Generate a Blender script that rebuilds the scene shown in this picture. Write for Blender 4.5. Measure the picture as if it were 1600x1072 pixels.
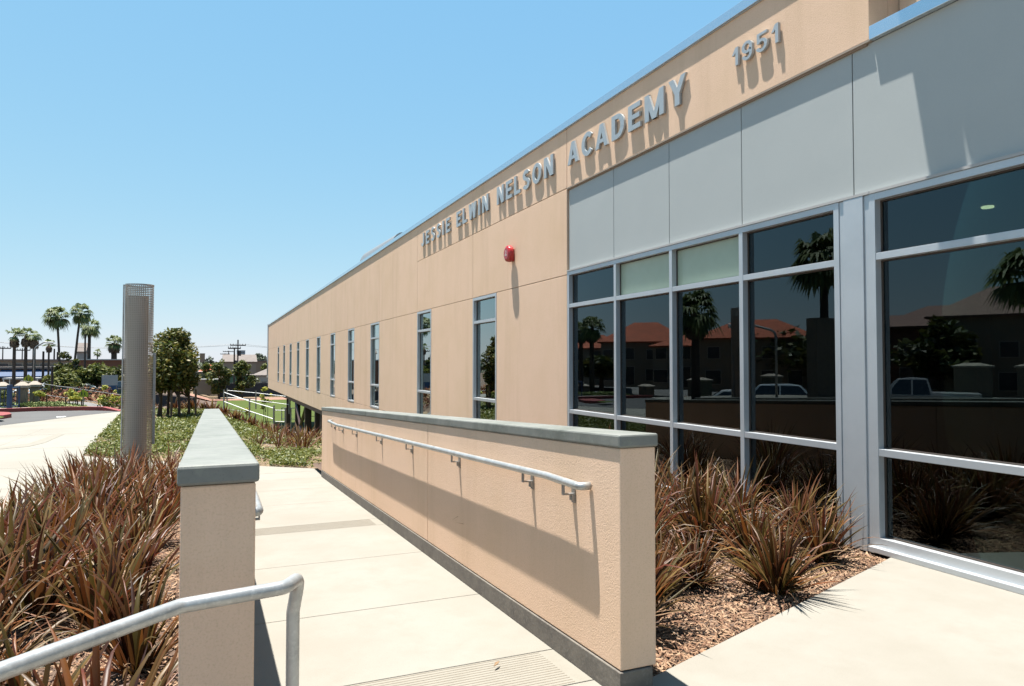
import bpy, math, random
import numpy as np
from mathutils import Vector, Matrix, noise
random.seed(7); rng = np.random.default_rng(7)
for o in list(bpy.data.objects): bpy.data.objects.remove(o)
S = bpy.context.scene; COL = S.collection
R = math.radians

# ------------------------------------------------------------------ camera
YAW, PITCH, F_PX = R(23.171), R(1.666), 1100.0
cam = bpy.data.objects.new('camera', bpy.data.cameras.new('camera')); COL.objects.link(cam)
cam.location = (0, 0, 1.5)
cam.data.sensor_width = 36; cam.data.lens = F_PX/1600*36
cam.data.clip_start = .05; cam.data.clip_end = 9000
fw = Vector((math.sin(YAW)*math.cos(PITCH), math.cos(YAW)*math.cos(PITCH), math.sin(PITCH)))
rt = Vector((math.cos(YAW), -math.sin(YAW), 0)); up = rt.cross(fw)
M = Matrix((rt, up, -fw)).transposed()
cam.rotation_euler = M.to_euler()
S.camera = cam

# ------------------------------------------------------------------ light
SUN = Vector((1.0, -1.14, -7.6)).normalized()
sun = bpy.data.objects.new('sun', bpy.data.lights.new('sun', 'SUN')); COL.objects.link(sun)
sun.data.energy = 5.0; sun.data.angle = R(.53); sun.data.color = (1, .95, .88)
sun.rotation_euler = SUN.to_track_quat('-Z', 'Y').to_euler()
sun.location = (0, 0, 30)
W = bpy.data.worlds.new('World'); S.world = W; W.use_nodes = True
nt = W.node_tree; nt.nodes.clear()
sky = nt.nodes.new('ShaderNodeTexSky'); sky.sky_type = 'NISHITA'; sky.sun_disc = False
sky.sun_elevation = math.asin(-SUN.z); sky.sun_rotation = math.atan2(-SUN.x, -SUN.y)
sky.air_density = 1.0; sky.dust_density = .1; sky.ozone_density = 3; sky.altitude = 0
# the photograph's film response: a soft, pale-blue sky without the physical sky's steep horizon
sep = nt.nodes.new('ShaderNodeSeparateColor'); com = nt.nodes.new('ShaderNodeCombineColor')
bg = nt.nodes.new('ShaderNodeBackground'); bg.inputs[1].default_value = .12
wo = nt.nodes.new('ShaderNodeOutputWorld')
nt.links.new(sky.outputs[0], sep.inputs[0])
for i, (pw, k) in enumerate(((.66, .215), (.36, .420), (.10, .765))):
    a = nt.nodes.new('ShaderNodeMath'); a.operation = 'POWER'; a.inputs[1].default_value = pw
    b = nt.nodes.new('ShaderNodeMath'); b.operation = 'MULTIPLY'; b.inputs[1].default_value = k/3.03/.12
    nt.links.new(sep.outputs[i], a.inputs[0]); nt.links.new(a.outputs[0], b.inputs[0]); nt.links.new(b.outputs[0], com.inputs[i])
nt.links.new(com.outputs[0], bg.inputs[0]); nt.links.new(bg.outputs[0], wo.inputs[0])
S.view_settings.view_transform = 'Standard'; S.view_settings.look = 'None'
S.view_settings.exposure = 1.6; S.view_settings.gamma = 1
S.view_settings.use_curve_mapping = False
S.render.engine = 'CYCLES'
S.cycles.max_bounces = 8; S.cycles.transparent_max_bounces = 24

# ------------------------------------------------------------------ materials
def mat(name, col, rough=.8, metal=0, bump=None, mottle=None, spec=.5, rnd=None, island=None, streak=None, spots=None, cracks=None):
    """bump=(scale,strength,dist) mottle=list of (scale, col2, lo, hi); rnd=ramp of colours chosen per object"""
    m = bpy.data.materials.new(name); m.use_nodes = True; t = m.node_tree
    b = t.nodes['Principled BSDF']; L = t.links.new
    b.inputs['Roughness'].default_value = rough; b.inputs['Metallic'].default_value = metal
    b.inputs['Specular IOR Level'].default_value = spec
    co = t.nodes.new('ShaderNodeTexCoord')
    c = t.nodes.new('ShaderNodeRGB'); c.outputs[0].default_value = (*col, 1); cur = c.outputs[0]
    if rnd:
        if island: oi = t.nodes.new('ShaderNodeNewGeometry'); src = oi.outputs['Random Per Island']
        else: oi = t.nodes.new('ShaderNodeObjectInfo'); src = oi.outputs['Random']
        cr = t.nodes.new('ShaderNodeValToRGB'); e = cr.color_ramp.elements
        cr.color_ramp.interpolation = 'LINEAR'
        while len(e) < len(rnd): e.new(.5)
        for i, q in enumerate(rnd): e[i].position = i/(len(rnd)-1); e[i].color = (*q, 1)
        L(src, cr.inputs[0]); cur = cr.outputs[0]
    for sc, c2, lo, hi in (mottle or []):
        n = t.nodes.new('ShaderNodeTexNoise'); n.inputs['Scale'].default_value = sc; n.inputs['Detail'].default_value = 6
        n.inputs['Roughness'].default_value = .62
        g = t.nodes.new('ShaderNodeNewGeometry'); L(g.outputs['Position'], n.inputs['Vector'])
        mr = t.nodes.new('ShaderNodeMapRange'); mr.inputs[1].default_value = lo; mr.inputs[2].default_value = hi
        L(n.outputs[0], mr.inputs[0])
        mx = t.nodes.new('ShaderNodeMix'); mx.data_type = 'RGBA'
        L(mr.outputs[0], mx.inputs[0]); L(cur, mx.inputs[6]); mx.inputs[7].default_value = (*c2, 1); cur = mx.outputs[2]
    def over(fac, c2):
        nonlocal cur
        mx = t.nodes.new('ShaderNodeMix'); mx.data_type = 'RGBA'; L(fac, mx.inputs[0]); L(cur, mx.inputs[6]); mx.inputs[7].default_value = (*c2, 1); cur = mx.outputs[2]
    def mr_(src, lo, hi, a=0, z=1):
        q = t.nodes.new('ShaderNodeMapRange'); q.inputs[1].default_value = lo; q.inputs[2].default_value = hi; q.inputs[3].default_value = a; q.inputs[4].default_value = z; L(src, q.inputs[0]); return q.outputs[0]
    if streak:                                   # vertical rain and dust streaks
        c2, sc = streak; g = t.nodes.new('ShaderNodeNewGeometry'); mp = t.nodes.new('ShaderNodeMapping'); mp.inputs['Scale'].default_value = (sc, sc, sc*.07)
        n = t.nodes.new('ShaderNodeTexNoise'); n.inputs['Scale'].default_value = 1; n.inputs['Detail'].default_value = 7; n.inputs['Roughness'].default_value = .7
        L(g.outputs['Position'], mp.inputs[0]); L(mp.outputs[0], n.inputs['Vector']); over(mr_(n.outputs[0], .5, .78, 0, .6), c2)
    if spots:                                    # scattered gum and tar spots
        c2, sc, r = spots; g = t.nodes.new('ShaderNodeNewGeometry'); v = t.nodes.new('ShaderNodeTexVoronoi'); v.inputs['Scale'].default_value = sc
        L(g.outputs['Position'], v.inputs['Vector']); sx = t.nodes.new('ShaderNodeSeparateColor'); L(v.outputs['Color'], sx.inputs[0])
        rr_ = mr_(sx.outputs[0], .55, 1, 0, r); sb = t.nodes.new('ShaderNodeMath'); sb.operation = 'SUBTRACT'; L(rr_, sb.inputs[0]); L(v.outputs['Distance'], sb.inputs[1])
        over(mr_(sb.outputs[0], 0, r*.3, 0, .6), c2)
    if cracks:
        c2, sc, w = cracks; g = t.nodes.new('ShaderNodeNewGeometry'); n = t.nodes.new('ShaderNodeTexNoise'); n.inputs['Scale'].default_value = 3; n.inputs['Detail'].default_value = 5
        L(g.outputs['Position'], n.inputs['Vector']); av = t.nodes.new('ShaderNodeVectorMath'); av.operation = 'MULTIPLY_ADD'; av.inputs[1].default_value = (.5, .5, .5)
        L(n.outputs['Color'], av.inputs[0]); L(g.outputs['Position'], av.inputs[2])
        v = t.nodes.new('ShaderNodeTexVoronoi'); v.feature = 'DISTANCE_TO_EDGE'; v.inputs['Scale'].default_value = sc; L(av.outputs[0], v.inputs['Vector'])
        over(mr_(v.outputs['Distance'], w, 0, 0, .55), c2)
    L(cur, b.inputs['Base Color'])
    if bump:
        n = t.nodes.new('ShaderNodeTexNoise'); n.inputs['Scale'].default_value = bump[0]; n.inputs['Detail'].default_value = 5
        g = t.nodes.new('ShaderNodeNewGeometry'); L(g.outputs['Position'], n.inputs['Vector'])
        bp = t.nodes.new('ShaderNodeBump'); bp.inputs['Strength'].default_value = bump[1]; bp.inputs['Distance'].default_value = bump[2]
        L(n.outputs[0], bp.inputs['Height']); L(bp.outputs[0], b.inputs['Normal'])
    return m

MT = {}
MT['stucco'] = mat('stucco', (.645, .458, .330), .92, streak=((.50, .35, .235), 2.2), bump=(150, .9, .0022), mottle=[(1.1, (.60, .425, .29), .42, .75), (130, (.52, .37, .25), .5, .78)], spec=.15)
MT['stucco_joint'] = mat('stucco_joint', (.30, .22, .16), .9)
MT['cap'] = mat('cap_concrete', (.19, .195, .178), .62, bump=(45, .35, .002), mottle=[(3.2, (.115, .125, .108), .38, .7), (22, (.22, .235, .20), .5, .8), (160, (.10, .11, .095), .58, .8)], spec=.4)
MT['plinth'] = mat('plinth_concrete', (.27, .24, .20), .85, bump=(30, .5, .004), mottle=[(7, (.17, .15, .13), .38, .68), (60, (.34, .31, .27), .52, .75)])
MT['concrete'] = mat('walk_concrete', (.258, .245, .213), .88, spots=((.12, .105, .09), 2.6, .07), bump=(170, .55, .0018), mottle=[(.7, (.228, .211, .178), .42, .72), (4, (.235, .219, .186), .45, .72), (320, (.16, .145, .12), .56, .72)], spec=.2)
MT['concrete_band'] = mat('band_concrete', (.24, .225, .19), .9, bump=(170, .5, .002), mottle=[(9, (.22, .204, .17), .42, .72)], spec=.2)
MT['groove'] = mat('groove_concrete', (.19, .165, .13), .95)
MT['plaza'] = mat('plaza_concrete', (.26, .247, .215), .9, spots=((.13, .115, .1), 1.6, .07), bump=(120, .4, .002), mottle=[(.35, (.228, .211, .178), .42, .7), (5, (.238, .222, .19), .48, .78)], spec=.2)
MT['asphalt'] = mat('asphalt', (.075, .072, .07), .92, bump=(90, .6, .004), mottle=[(.8, (.09, .088, .084), .4, .7), (60, (.055, .054, .053), .5, .75)])
MT['curb_red'] = mat('red_curb_paint', (.22, .028, .022), .6, mottle=[(6, (.18, .03, .024), .5, .8)])
MT['white_paint'] = mat('white_paint', (.75, .75, .73), .6)
MT['soil'] = mat('soil', (.10, .062, .042), .98, bump=(40, 1, .01), mottle=[(3, (.07, .045, .03), .4, .7), (70, (.15, .10, .07), .5, .72)])
MT['mulch'] = mat('mulch_chips', (.3, .2, .13), .95, rnd=[(.05, .024, .013), (.13, .066, .036), (.20, .115, .065), (.30, .20, .125), (.09, .045, .024)], island=True)
MT['field'] = mat('field_grass', (.056, .078, .012), .9, bump=(30, .8, .02), mottle=[(.25, (.070, .090, .016), .4, .7), (4, (.043, .062, .010), .45, .8)], spec=.15)
MT['rough_grass'] = mat('rough_grass', (.075, .10, .025), .95, bump=(14, 1, .05), mottle=[(.7, (.12, .12, .045), .45, .7), (6, (.045, .07, .016), .45, .75)], spec=.1)
MT['dry'] = mat('dry_ground', (.22, .155, .09), .97, bump=(8, .8, .05), mottle=[(.5, (.15, .095, .055), .4, .7), (3, (.11, .08, .045), .5, .7)])
MT['track'] = mat('track_clay', (.22, .10, .07), .9, mottle=[(.5, (.27, .15, .10), .4, .7)])
MT['street'] = mat('street_asphalt', (.13, .125, .12), .92, mottle=[(.4, (.16, .155, .145), .4, .7)])
MT['ivy'] = mat('ivy_leaf', (.1, .18, .03), .5, rnd=[(.034, .052, .008), (.075, .098, .014), (.115, .130, .020), (.16, .155, .032), (.052, .072, .011)], island=True, spec=.35)
MT['alu'] = mat('anodised_aluminium', (.47, .49, .505), .38, .45, bump=(12, .04, .002), mottle=[(2.5, (.43, .45, .465), .4, .7)], spec=.5)
MT['clad'] = mat('metal_panel', (.44, .465, .455), .55, .05, bump=(1.3, .12, .02), mottle=[(.9, (.415, .44, .432), .4, .7), (240, (.385, .41, .405), .5, .8)], spec=.25)
MT['coping'] = mat('coping_metal', (.58, .66, .72), .22, .85, bump=(3, .1, .004))
MT['galv'] = mat('galvanised_steel', (.40, .40, .385), .40, .6, bump=(60, .15, .001), mottle=[(9, (.29, .295, .29), .4, .65), (70, (.47, .47, .45), .5, .75)])
MT['galv_bracket'] = mat('steel_bracket', (.36, .36, .35), .45, .7, mottle=[(30, (.26, .25, .24), .4, .7)])
MT['letter'] = mat('letter_metal', (.47, .50, .51), .42, .35, mottle=[(14, (.42, .45, .46), .45, .75)])
MT['brown'] = mat('brown_steel', (.05, .022, .016), .6, mottle=[(2, (.04, .018, .013), .4, .7)])
MT['brown_fascia'] = mat('brown_fascia', (.17, .075, .05), .7, mottle=[(2, (.14, .062, .042), .4, .7)])
MT['dark_conc'] = mat('footing_concrete', (.20, .19, .18), .9, bump=(20, .5, .01), mottle=[(4, (.14, .13, .125), .4, .7)])
MT['gasket'] = mat('window_gasket', (.06, .045, .035), .6)
MT['red'] = mat('alarm_red', (.42, .012, .014), .32, spec=.6, mottle=[(40, (.36, .012, .014), .5, .8)])
MT['white_plastic'] = mat('white_print', (.8, .72, .68), .5)
MT['blind'] = mat('blind_fabric', (.50, .56, .44), .9, mottle=[(60, (.46, .52, .40), .45, .7)])
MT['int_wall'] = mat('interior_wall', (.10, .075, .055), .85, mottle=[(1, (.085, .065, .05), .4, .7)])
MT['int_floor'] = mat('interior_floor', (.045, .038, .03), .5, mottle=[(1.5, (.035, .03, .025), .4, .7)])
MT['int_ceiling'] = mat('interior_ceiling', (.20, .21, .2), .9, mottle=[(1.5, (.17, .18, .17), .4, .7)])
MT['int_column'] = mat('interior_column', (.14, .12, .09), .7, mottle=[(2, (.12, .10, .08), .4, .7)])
MT['brace'] = mat('teal_brace', (.28, .60, .45), .5)
MT['bark'] = mat('bark', (.13, .09, .06), .95, bump=(18, 1, .02), mottle=[(9, (.08, .055, .04), .4, .7)])
MT['palm_bark'] = mat('palm_bark', (.12, .085, .065), .95, bump=(9, 1, .03), mottle=[(3, (.08, .06, .045), .4, .7)])
MT['stake'] = mat('stake_wood', (.22, .15, .09), .9, mottle=[(8, (.15, .1, .06), .4, .7)])
MT['leaf_dark'] = mat('leaf_dark', (.05, .08, .02), .5, rnd=[(.016, .026, .006), (.034, .050, .010), (.060, .070, .014), (.11, .10, .025), (.025, .038, .008)], island=True, spec=.4)
MT['leaf_olive'] = mat('leaf_olive', (.05, .08, .02), .5, rnd=[(.030, .046, .010), (.065, .085, .015), (.11, .115, .022), (.20, .155, .04), (.045, .065, .012)], island=True, spec=.4)
MT['leaf_mid'] = mat('leaf_mid', (.08, .12, .03), .6, rnd=[(.025, .038, .009), (.055, .075, .014), (.095, .11, .022), (.15, .15, .035), (.038, .055, .012)], island=True, spec=.3)
MT['leaf_yellow'] = mat('leaf_yellow', (.3, .3, .05), .6, rnd=[(.10, .15, .03), (.26, .28, .05), (.42, .36, .06), (.15, .2, .04)], island=True, spec=.3)
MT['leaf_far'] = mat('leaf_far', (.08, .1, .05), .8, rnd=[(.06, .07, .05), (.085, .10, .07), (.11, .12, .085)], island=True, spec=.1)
MT['frond'] = mat('palm_frond', (.09, .12, .04), .55, rnd=[(.04, .065, .018), (.09, .125, .035), (.17, .19, .07), (.06, .09, .028)], island=True, spec=.3)
MT['dead_frond'] = mat('dead_frond', (.15, .10, .07), .9, rnd=[(.07, .048, .035), (.13, .09, .065), (.20, .145, .10)], island=True, spec=.1)
BL = [(.022, .007, .005), (.085, .026, .010), (.050, .037, .009), (.125, .038, .011), (.024, .023, .007), (.160, .056, .013), (.044, .013, .008), (.19, .12, .042), (.038, .031, .008), (.095, .021, .008), (.025, .009, .006), (.066, .050, .011), (.130, .055, .020), (.020, .007, .005)]
MT['blade'] = mat('bronze_blade', (.1, .05, .03), .45, rnd=BL, spec=.32, mottle=[(9, (.10, .050, .014), .52, .85)])
MT['blade_far'] = mat('bronze_blade_far', (.1, .05, .03), .42, rnd=[tuple(c*1.2 for c in q) for q in BL], island=True, spec=.4)
MT['dead_blade'] = mat('dead_blade', (.2, .15, .1), .85, rnd=[(.05, .028, .018), (.14, .085, .05), (.24, .165, .10), (.09, .05, .03)], island=True, spec=.1)
MT['shrub_red'] = mat('dry_red_shrub', (.2, .1, .06), .8, rnd=[(.08, .03, .022), (.15, .065, .04), (.22, .13, .07), (.08, .075, .03)], island=True, spec=.1)
MT['terracotta'] = mat('terracotta_roof', (.60, .13, .05), .85, bump=(5, .8, .06), mottle=[(1.2, (.42, .10, .04), .4, .7)])
MT['house'] = mat('house_stucco', (.50, .40, .30), .9, mottle=[(.6, (.44, .35, .26), .4, .7)])
MT['house_tan'] = mat('tan_stucco', (.46, .33, .23), .9, mottle=[(.6, (.40, .29, .2), .4, .7)])
MT['house_brown'] = mat('brown_stucco', (.30, .13, .08), .9, mottle=[(.6, (.25, .11, .07), .4, .7)])
MT['house_pale'] = mat('pale_wall', (.55, .53, .50), .9, mottle=[(.6, (.48, .46, .43), .4, .7)])
MT['house_green'] = mat('green_wall', (.13, .27, .17), .9, mottle=[(.6, (.11, .23, .15), .4, .7)])
MT['roof_grey'] = mat('grey_roof', (.30, .25, .22), .9, mottle=[(1, (.24, .2, .18), .4, .7)])
MT['roof_white'] = mat('roof_white', (.75, .74, .72), .7)
MT['awning_blue'] = mat('blue_awning', (.02, .10, .26), .7)
MT['win_dark'] = mat('far_window', (.03, .035, .04), .15, spec=.6)
MT['trim'] = mat('cream_trim', (.60, .50, .40), .8, mottle=[(6, (.52, .44, .35), .4, .7)])
MT['stone'] = mat('pillar_stone', (.30, .25, .19), .9, bump=(10, .8, .02), mottle=[(6, (.22, .18, .14), .4, .7)])
MT['fence_blue'] = mat('blue_fence_paint', (.012, .07, .20), .45)
MT['screen'] = mat('fence_screen', (.05, .055, .075), .9, mottle=[(1.5, (.035, .05, .06), .4, .7)])
MT['screen_green'] = mat('fence_screen_green', (.05, .12, .10), .9, mottle=[(1.5, (.04, .09, .1), .4, .7)])
MT['dark_metal'] = mat('dark_metal', (.05, .05, .05), .5, .3)
MT['pole_wood'] = mat('pole_wood', (.07, .05, .04), .9)
MT['yellow_sign'] = mat('yellow_sign', (.62, .72, .02), .5)
MT['black_print'] = mat('black_print', (.02, .02, .02), .6)
MT['white_sign'] = mat('white_sign', (.55, .60, .62), .6, mottle=[(2, (.4, .5, .6), .5, .7)])
MT['concrete_wall'] = mat('block_wall', (.44, .40, .32), .9, mottle=[(.7, (.38, .35, .28), .4, .7)])
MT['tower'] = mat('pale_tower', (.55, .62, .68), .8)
MT['tyre'] = mat('tyre', (.02, .02, .02), .85)
MT['rim'] = mat('wheel_rim', (.5, .5, .5), .3, .8)
MT['car_glass'] = mat('car_glass', (.02, .025, .03), .08, spec=.8)
MT['lamp_glass'] = mat('headlight', (.7, .72, .72), .15, spec=.7)
for n, c in dict(white=(.75, .76, .76), silver=(.42, .42, .42), tan=(.45, .38, .28), dark=(.03, .04, .05), red=(.35, .02, .02), pale=(.55, .62, .66)).items():
    MT['car_'+n] = mat('car_paint_'+n, c, .25, .1, spec=.6)

def tone(f, *names):
    for k in names:
        for n in MT[k].node_tree.nodes:
            if n.bl_idname == 'ShaderNodeRGB': v = n.outputs[0].default_value; v[0] *= f; v[1] *= f; v[2] *= f
            elif n.bl_idname == 'ShaderNodeMix': v = n.inputs[7].default_value; v[0] *= f; v[1] *= f; v[2] *= f
tone(.55, 'house', 'house_tan', 'house_brown', 'house_pale', 'house_green', 'roof_grey', 'roof_white', 'awning_blue', 'trim', 'stone', 'stake', 'bark', 'palm_bark', 'fence_blue', 'screen', 'screen_green', 'concrete_wall', 'white_sign', 'yellow_sign', 'tower', 'dark_conc', 'pole_wood')
tone(.55, 'terracotta')
tone(.82, *[k for k in MT if k not in ('stucco', 'alu', 'coping', 'galv', 'glass', 'glass_narrow', 'perf', 'terracotta', 'blade', 'blade_far', 'ivy')])
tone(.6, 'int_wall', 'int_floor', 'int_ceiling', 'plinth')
def translucent(m, w):
    t = m.node_tree; b = t.nodes['Principled BSDF']; o = t.nodes['Material Output']
    tr = t.nodes.new('ShaderNodeBsdfTranslucent'); mx = t.nodes.new('ShaderNodeMixShader'); mx.inputs[0].default_value = w
    c = b.inputs['Base Color'].links[0].from_socket
    t.links.new(c, tr.inputs[0]); t.links.new(b.outputs[0], mx.inputs[1]); t.links.new(tr.outputs[0], mx.inputs[2]); t.links.new(mx.outputs[0], o.inputs[0])
for k in ('leaf_dark', 'leaf_olive', 'leaf_mid', 'leaf_yellow', 'ivy', 'frond', 'blade', 'blade_far'): translucent(MT[k], .28)

def glass_mat(name, tint, ior=1.75, boost=1.0, refl=(.82, .93, .95)):
    m = bpy.data.materials.new(name); m.use_nodes = True; t = m.node_tree; t.nodes.clear(); L = t.links.new
    o = t.nodes.new('ShaderNodeOutputMaterial'); tr = t.nodes.new('ShaderNodeBsdfTransparent'); tr.inputs[0].default_value = (*tint, 1)
    gl = t.nodes.new('ShaderNodeBsdfGlossy'); gl.inputs['Roughness'].default_value = 0.0; gl.inputs[0].default_value = (*refl, 1)
    fr = t.nodes.new('ShaderNodeFresnel'); fr.inputs[0].default_value = ior
    n = t.nodes.new('ShaderNodeTexNoise'); n.inputs['Scale'].default_value = .9; n.inputs['Detail'].default_value = 1
    g = t.nodes.new('ShaderNodeNewGeometry'); L(g.outputs['Position'], n.inputs['Vector'])
    bp = t.nodes.new('ShaderNodeBump'); bp.inputs['Strength'].default_value = .02; bp.inputs['Distance'].default_value = .004
    L(n.outputs[0], bp.inputs['Height']); L(bp.outputs[0], gl.inputs['Normal'])
    ml = t.nodes.new('ShaderNodeMath'); ml.operation = 'MULTIPLY'; ml.inputs[1].default_value = boost; ml.use_clamp = True
    L(fr.outputs[0], ml.inputs[0])
    mx = t.nodes.new('ShaderNodeMixShader'); L(ml.outputs[0], mx.inputs[0]); L(tr.outputs[0], mx.inputs[1]); L(gl.outputs[0], mx.inputs[2]); L(mx.outputs[0], o.inputs[0])
    return m
MT['glass'] = glass_mat('tinted_glass', (.26, .33, .29), 1.72, 1.0, (.68, .82, .88))
MT['glass_narrow'] = glass_mat('clear_glass', (.30, .36, .32), 2.1, 1.7, (.85, .95, .93))

def perf_mat():
    m = mat('perforated_steel', (.33, .285, .24), .5, .4); t = m.node_tree; L = t.links.new
    b = t.nodes['Principled BSDF']; o = t.nodes['Material Output']
    uv = t.nodes.new('ShaderNodeUVMap'); sp = t.nodes.new('ShaderNodeSeparateXYZ'); L(uv.outputs[0], sp.inputs[0])
    def M_(op, a, bb=None):
        n = t.nodes.new('ShaderNodeMath'); n.operation = op
        for i, v in enumerate((a, bb)):
            if v is None: continue
            if isinstance(v, (int, float)): n.inputs[i].default_value = v
            else: L(v, n.inputs[i])
        return n.outputs[0]
    fx = M_('SUBTRACT', M_('FRACT', sp.outputs[0]), .5); fy = M_('SUBTRACT', M_('FRACT', sp.outputs[1]), .5)
    d = M_('ADD', M_('MULTIPLY', fx, fx), M_('MULTIPLY', fy, fy))
    hole = M_('LESS_THAN', d, .105)
    tr = t.nodes.new('ShaderNodeBsdfTransparent'); mx = t.nodes.new('ShaderNodeMixShader')
    L(hole, mx.inputs[0]); L(b.outputs[0], mx.inputs[1]); L(tr.outputs[0], mx.inputs[2]); L(mx.outputs[0], o.inputs[0])
    return m
MT['perf'] = perf_mat()
MT['frosted'] = mat('frosted_pane', (.34, .40, .30), .25, mottle=[(1.4, (.30, .36, .26), .4, .7)], spec=.6)
MT['hem'] = mat('blind_hem', (.20, .24, .20), .8)

# ------------------------------------------------------------------ mesh builder
class MB:
    def __init__(s): s.v = []; s.f = []
    def add(s, vs, fs):
        b = len(s.v); s.v += [tuple(v) for v in vs]; s.f += [tuple(b+i for i in f) for f in fs]; return s
    def box(s, x0, x1, y0, y1, z0, z1):
        return s.prismy(x0, x1, [(y0, z0, z1), (y1, z0, z1)])
    def prismy(s, x0, x1, st):
        """solid between x0 and x1 whose bottom and top follow stations (y, zb, zt)"""
        vs = []
        for y, a, b in st: vs += [(x0, y, a), (x1, y, a), (x1, y, b), (x0, y, b)]
        fs = [(0, 1, 2, 3)]
        for i in range(len(st)-1):
            o = i*4
            for k in range(4): fs.append((o+k, o+4+k, o+4+(k+1) % 4, o+(k+1) % 4))
        o = (len(st)-1)*4; fs.append((o+3, o+2, o+1, o))
        return s.add(vs, fs)
    def poly(s, pts, z0, z1):
        n = len(pts)
        return s.add([(x, y, z0) for x, y in pts]+[(x, y, z1) for x, y in pts],
                     [tuple(range(n))[::-1], tuple(range(n, 2*n))]+[(i, (i+1) % n, n+(i+1) % n, n+i) for i in range(n)])
    def tube(s, pts, r, n=12, caps=True):
        pts = [Vector(p) for p in pts]; N = len(pts)
        rs = r if isinstance(r, (list, tuple)) else [r]*N
        ref = Vector((0, 0, 1)); vs = []; u = None
        for i, p in enumerate(pts):
            d = (pts[min(i+1, N-1)]-pts[max(i-1, 0)]).normalized()
            if u is None: u = d.cross(ref if abs(d.z) < .9 else Vector((1, 0, 0))).normalized()
            u = (u-d*u.dot(d)).normalized(); w = d.cross(u)
            vs += [p+(u*math.cos(2*math.pi*k/n)+w*math.sin(2*math.pi*k/n))*rs[i] for k in range(n)]
        fs = [(i*n+k, i*n+(k+1) % n, (i+1)*n+(k+1) % n, (i+1)*n+k) for i in range(N-1) for k in range(n)]
        if caps: fs += [tuple(range(n))[::-1], tuple((N-1)*n+k for k in range(n))]
        return s.add(vs, fs)
    def build(s, name, m, parent=None, smooth=False, bevel=0, loc=None):
        me = bpy.data.meshes.new(name); me.from_pydata(s.v, [], s.f); me.update()
        return link(name, me, m, parent, smooth, bevel, loc)
def link(name, me, m, parent=None, smooth=False, bevel=0, loc=None):
    if isinstance(m, str): m = MT[m]
    if m and not me.materials: me.materials.append(m)
    if smooth: me.polygons.foreach_set('use_smooth', [True]*len(me.polygons))
    o = bpy.data.objects.new(name, me); COL.objects.link(o)
    if parent: o.parent = parent
    if loc: o.location = loc
    if bevel:
        b = o.modifiers.new('bevel', 'BEVEL'); b.width = bevel; b.segments = 2; b.limit_method = 'ANGLE'
    return o
def tag(o, label=None, cat=None, group=None, kind=None):
    for k, v in (('label', label), ('category', cat), ('group', group), ('kind', kind)):
        if v: o[k] = v
    return o
def empty(name, label, cat, loc=(0, 0, 0), rz=0, group=None):
    o = bpy.data.objects.new(name, None); COL.objects.link(o); o.location = loc; o.rotation_euler = (0, 0, rz)
    o.empty_display_size = .2
    return tag(o, label, cat, group)
def copy_tree(root, loc, rz, label, group=None):
    kids = {}
    for o in root.children_recursive: kids.setdefault(o.parent, []).append(o)
    def rec(o, p):
        c = o.copy(); COL.objects.link(c); c.parent = p
        for k in kids.get(o, []): rec(k, c)
        return c
    c = rec(root, None); c.location = loc; c.rotation_euler = (0, 0, rz); c['label'] = label
    if group: c['group'] = group
    return c
def fast_mesh(name, V, F4):
    V = np.asarray(V, dtype=np.float32).reshape(-1, 3); F4 = np.asarray(F4, dtype=np.int32); n, k = F4.shape
    me = bpy.data.meshes.new(name); me.vertices.add(len(V)); me.vertices.foreach_set('co', V.ravel())
    me.loops.add(n*k); me.loops.foreach_set('vertex_index', F4.ravel())
    me.polygons.add(n); me.polygons.foreach_set('loop_start', np.arange(n, dtype=np.int32)*k)
    me.update(calc_edges=True); me.validate(); return me
def leaf_mesh(name, P, size, updir=.4, asp=.5, seed=0):
    """a folded-diamond leaf at each point P"""
    g = np.random.default_rng(seed); P = np.asarray(P); n = len(P)
    d = g.normal(size=(n, 3)); d[:, 2] *= .6; d /= np.linalg.norm(d, axis=1)[:, None]
    nn = g.normal(size=(n, 3)); nn[:, 2] = np.abs(nn[:, 2])+updir
    s = np.cross(d, nn); s /= np.linalg.norm(s, axis=1)[:, None]
    L = (size*g.uniform(.6, 1.35, n))[:, None]
    a = P-d*L*.5; c = P+d*L*.5; b = P+s*L*asp*.5; e = P-s*L*asp*.5
    V = np.stack([a, b, c, e], 1).reshape(-1, 3); F = np.arange(4*n).reshape(-1, 4)
    return fast_mesh(name, V, F)

# ------------------------------------------------------------------ pixel helpers (only used to work out world places once)
CAM = Vector((0, 0, 1.5))
def ray(px, py): return fw+rt*((px-800)/F_PX)+up*((536-py)/F_PX)
def at_z(px, py, z): r = ray(px, py); return CAM+r*((z-1.5)/r.z)
def at_y(px, Y): r = ray(px, 568); return r.x*Y/r.y
def sstep(a, b, x):
    t = min(1, max(0, (x-a)/(b-a))); return t*t*(3-2*t)
def Hn(Y):                                      # ramp, walk and plaza all fall gently away from the entrance
    return 0 if Y < 2.75 else max(-.38, -.0395*(Y-2.75))
def H(X, Y):
    if Y < 12.3: return Hn(Y)
    # left: nearly flat forecourt, then street level
    hl = -.38 if Y < 38 else -.38-1.4*min(1, (Y-38)/40)-.4*sstep(78, 120, Y)
    hl -= 1.25*sstep(0, 1, (-12-X)/5)*sstep(14, 26, Y)*(1-sstep(70, 90, Y))
    # right: gentle bank with a crest, then down to the sunken playing field
    yc = max(18.5, 31-2.6*max(0, X))
    hr = -.38-.075*sstep(-.5, 3.4, X)*max(0, min(Y, yc)-14)
    if Y > yc: hr -= min(Y-yc, 12)/12*(hr+4.0)
    hr = max(hr, -4.0)
    w = sstep(-7, .6, X)*sstep(14, 22, Y)
    far = sstep(130, 200, Y)
    return (hl*(1-w)+hr*w)*(1-far)-3.0*far

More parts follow.
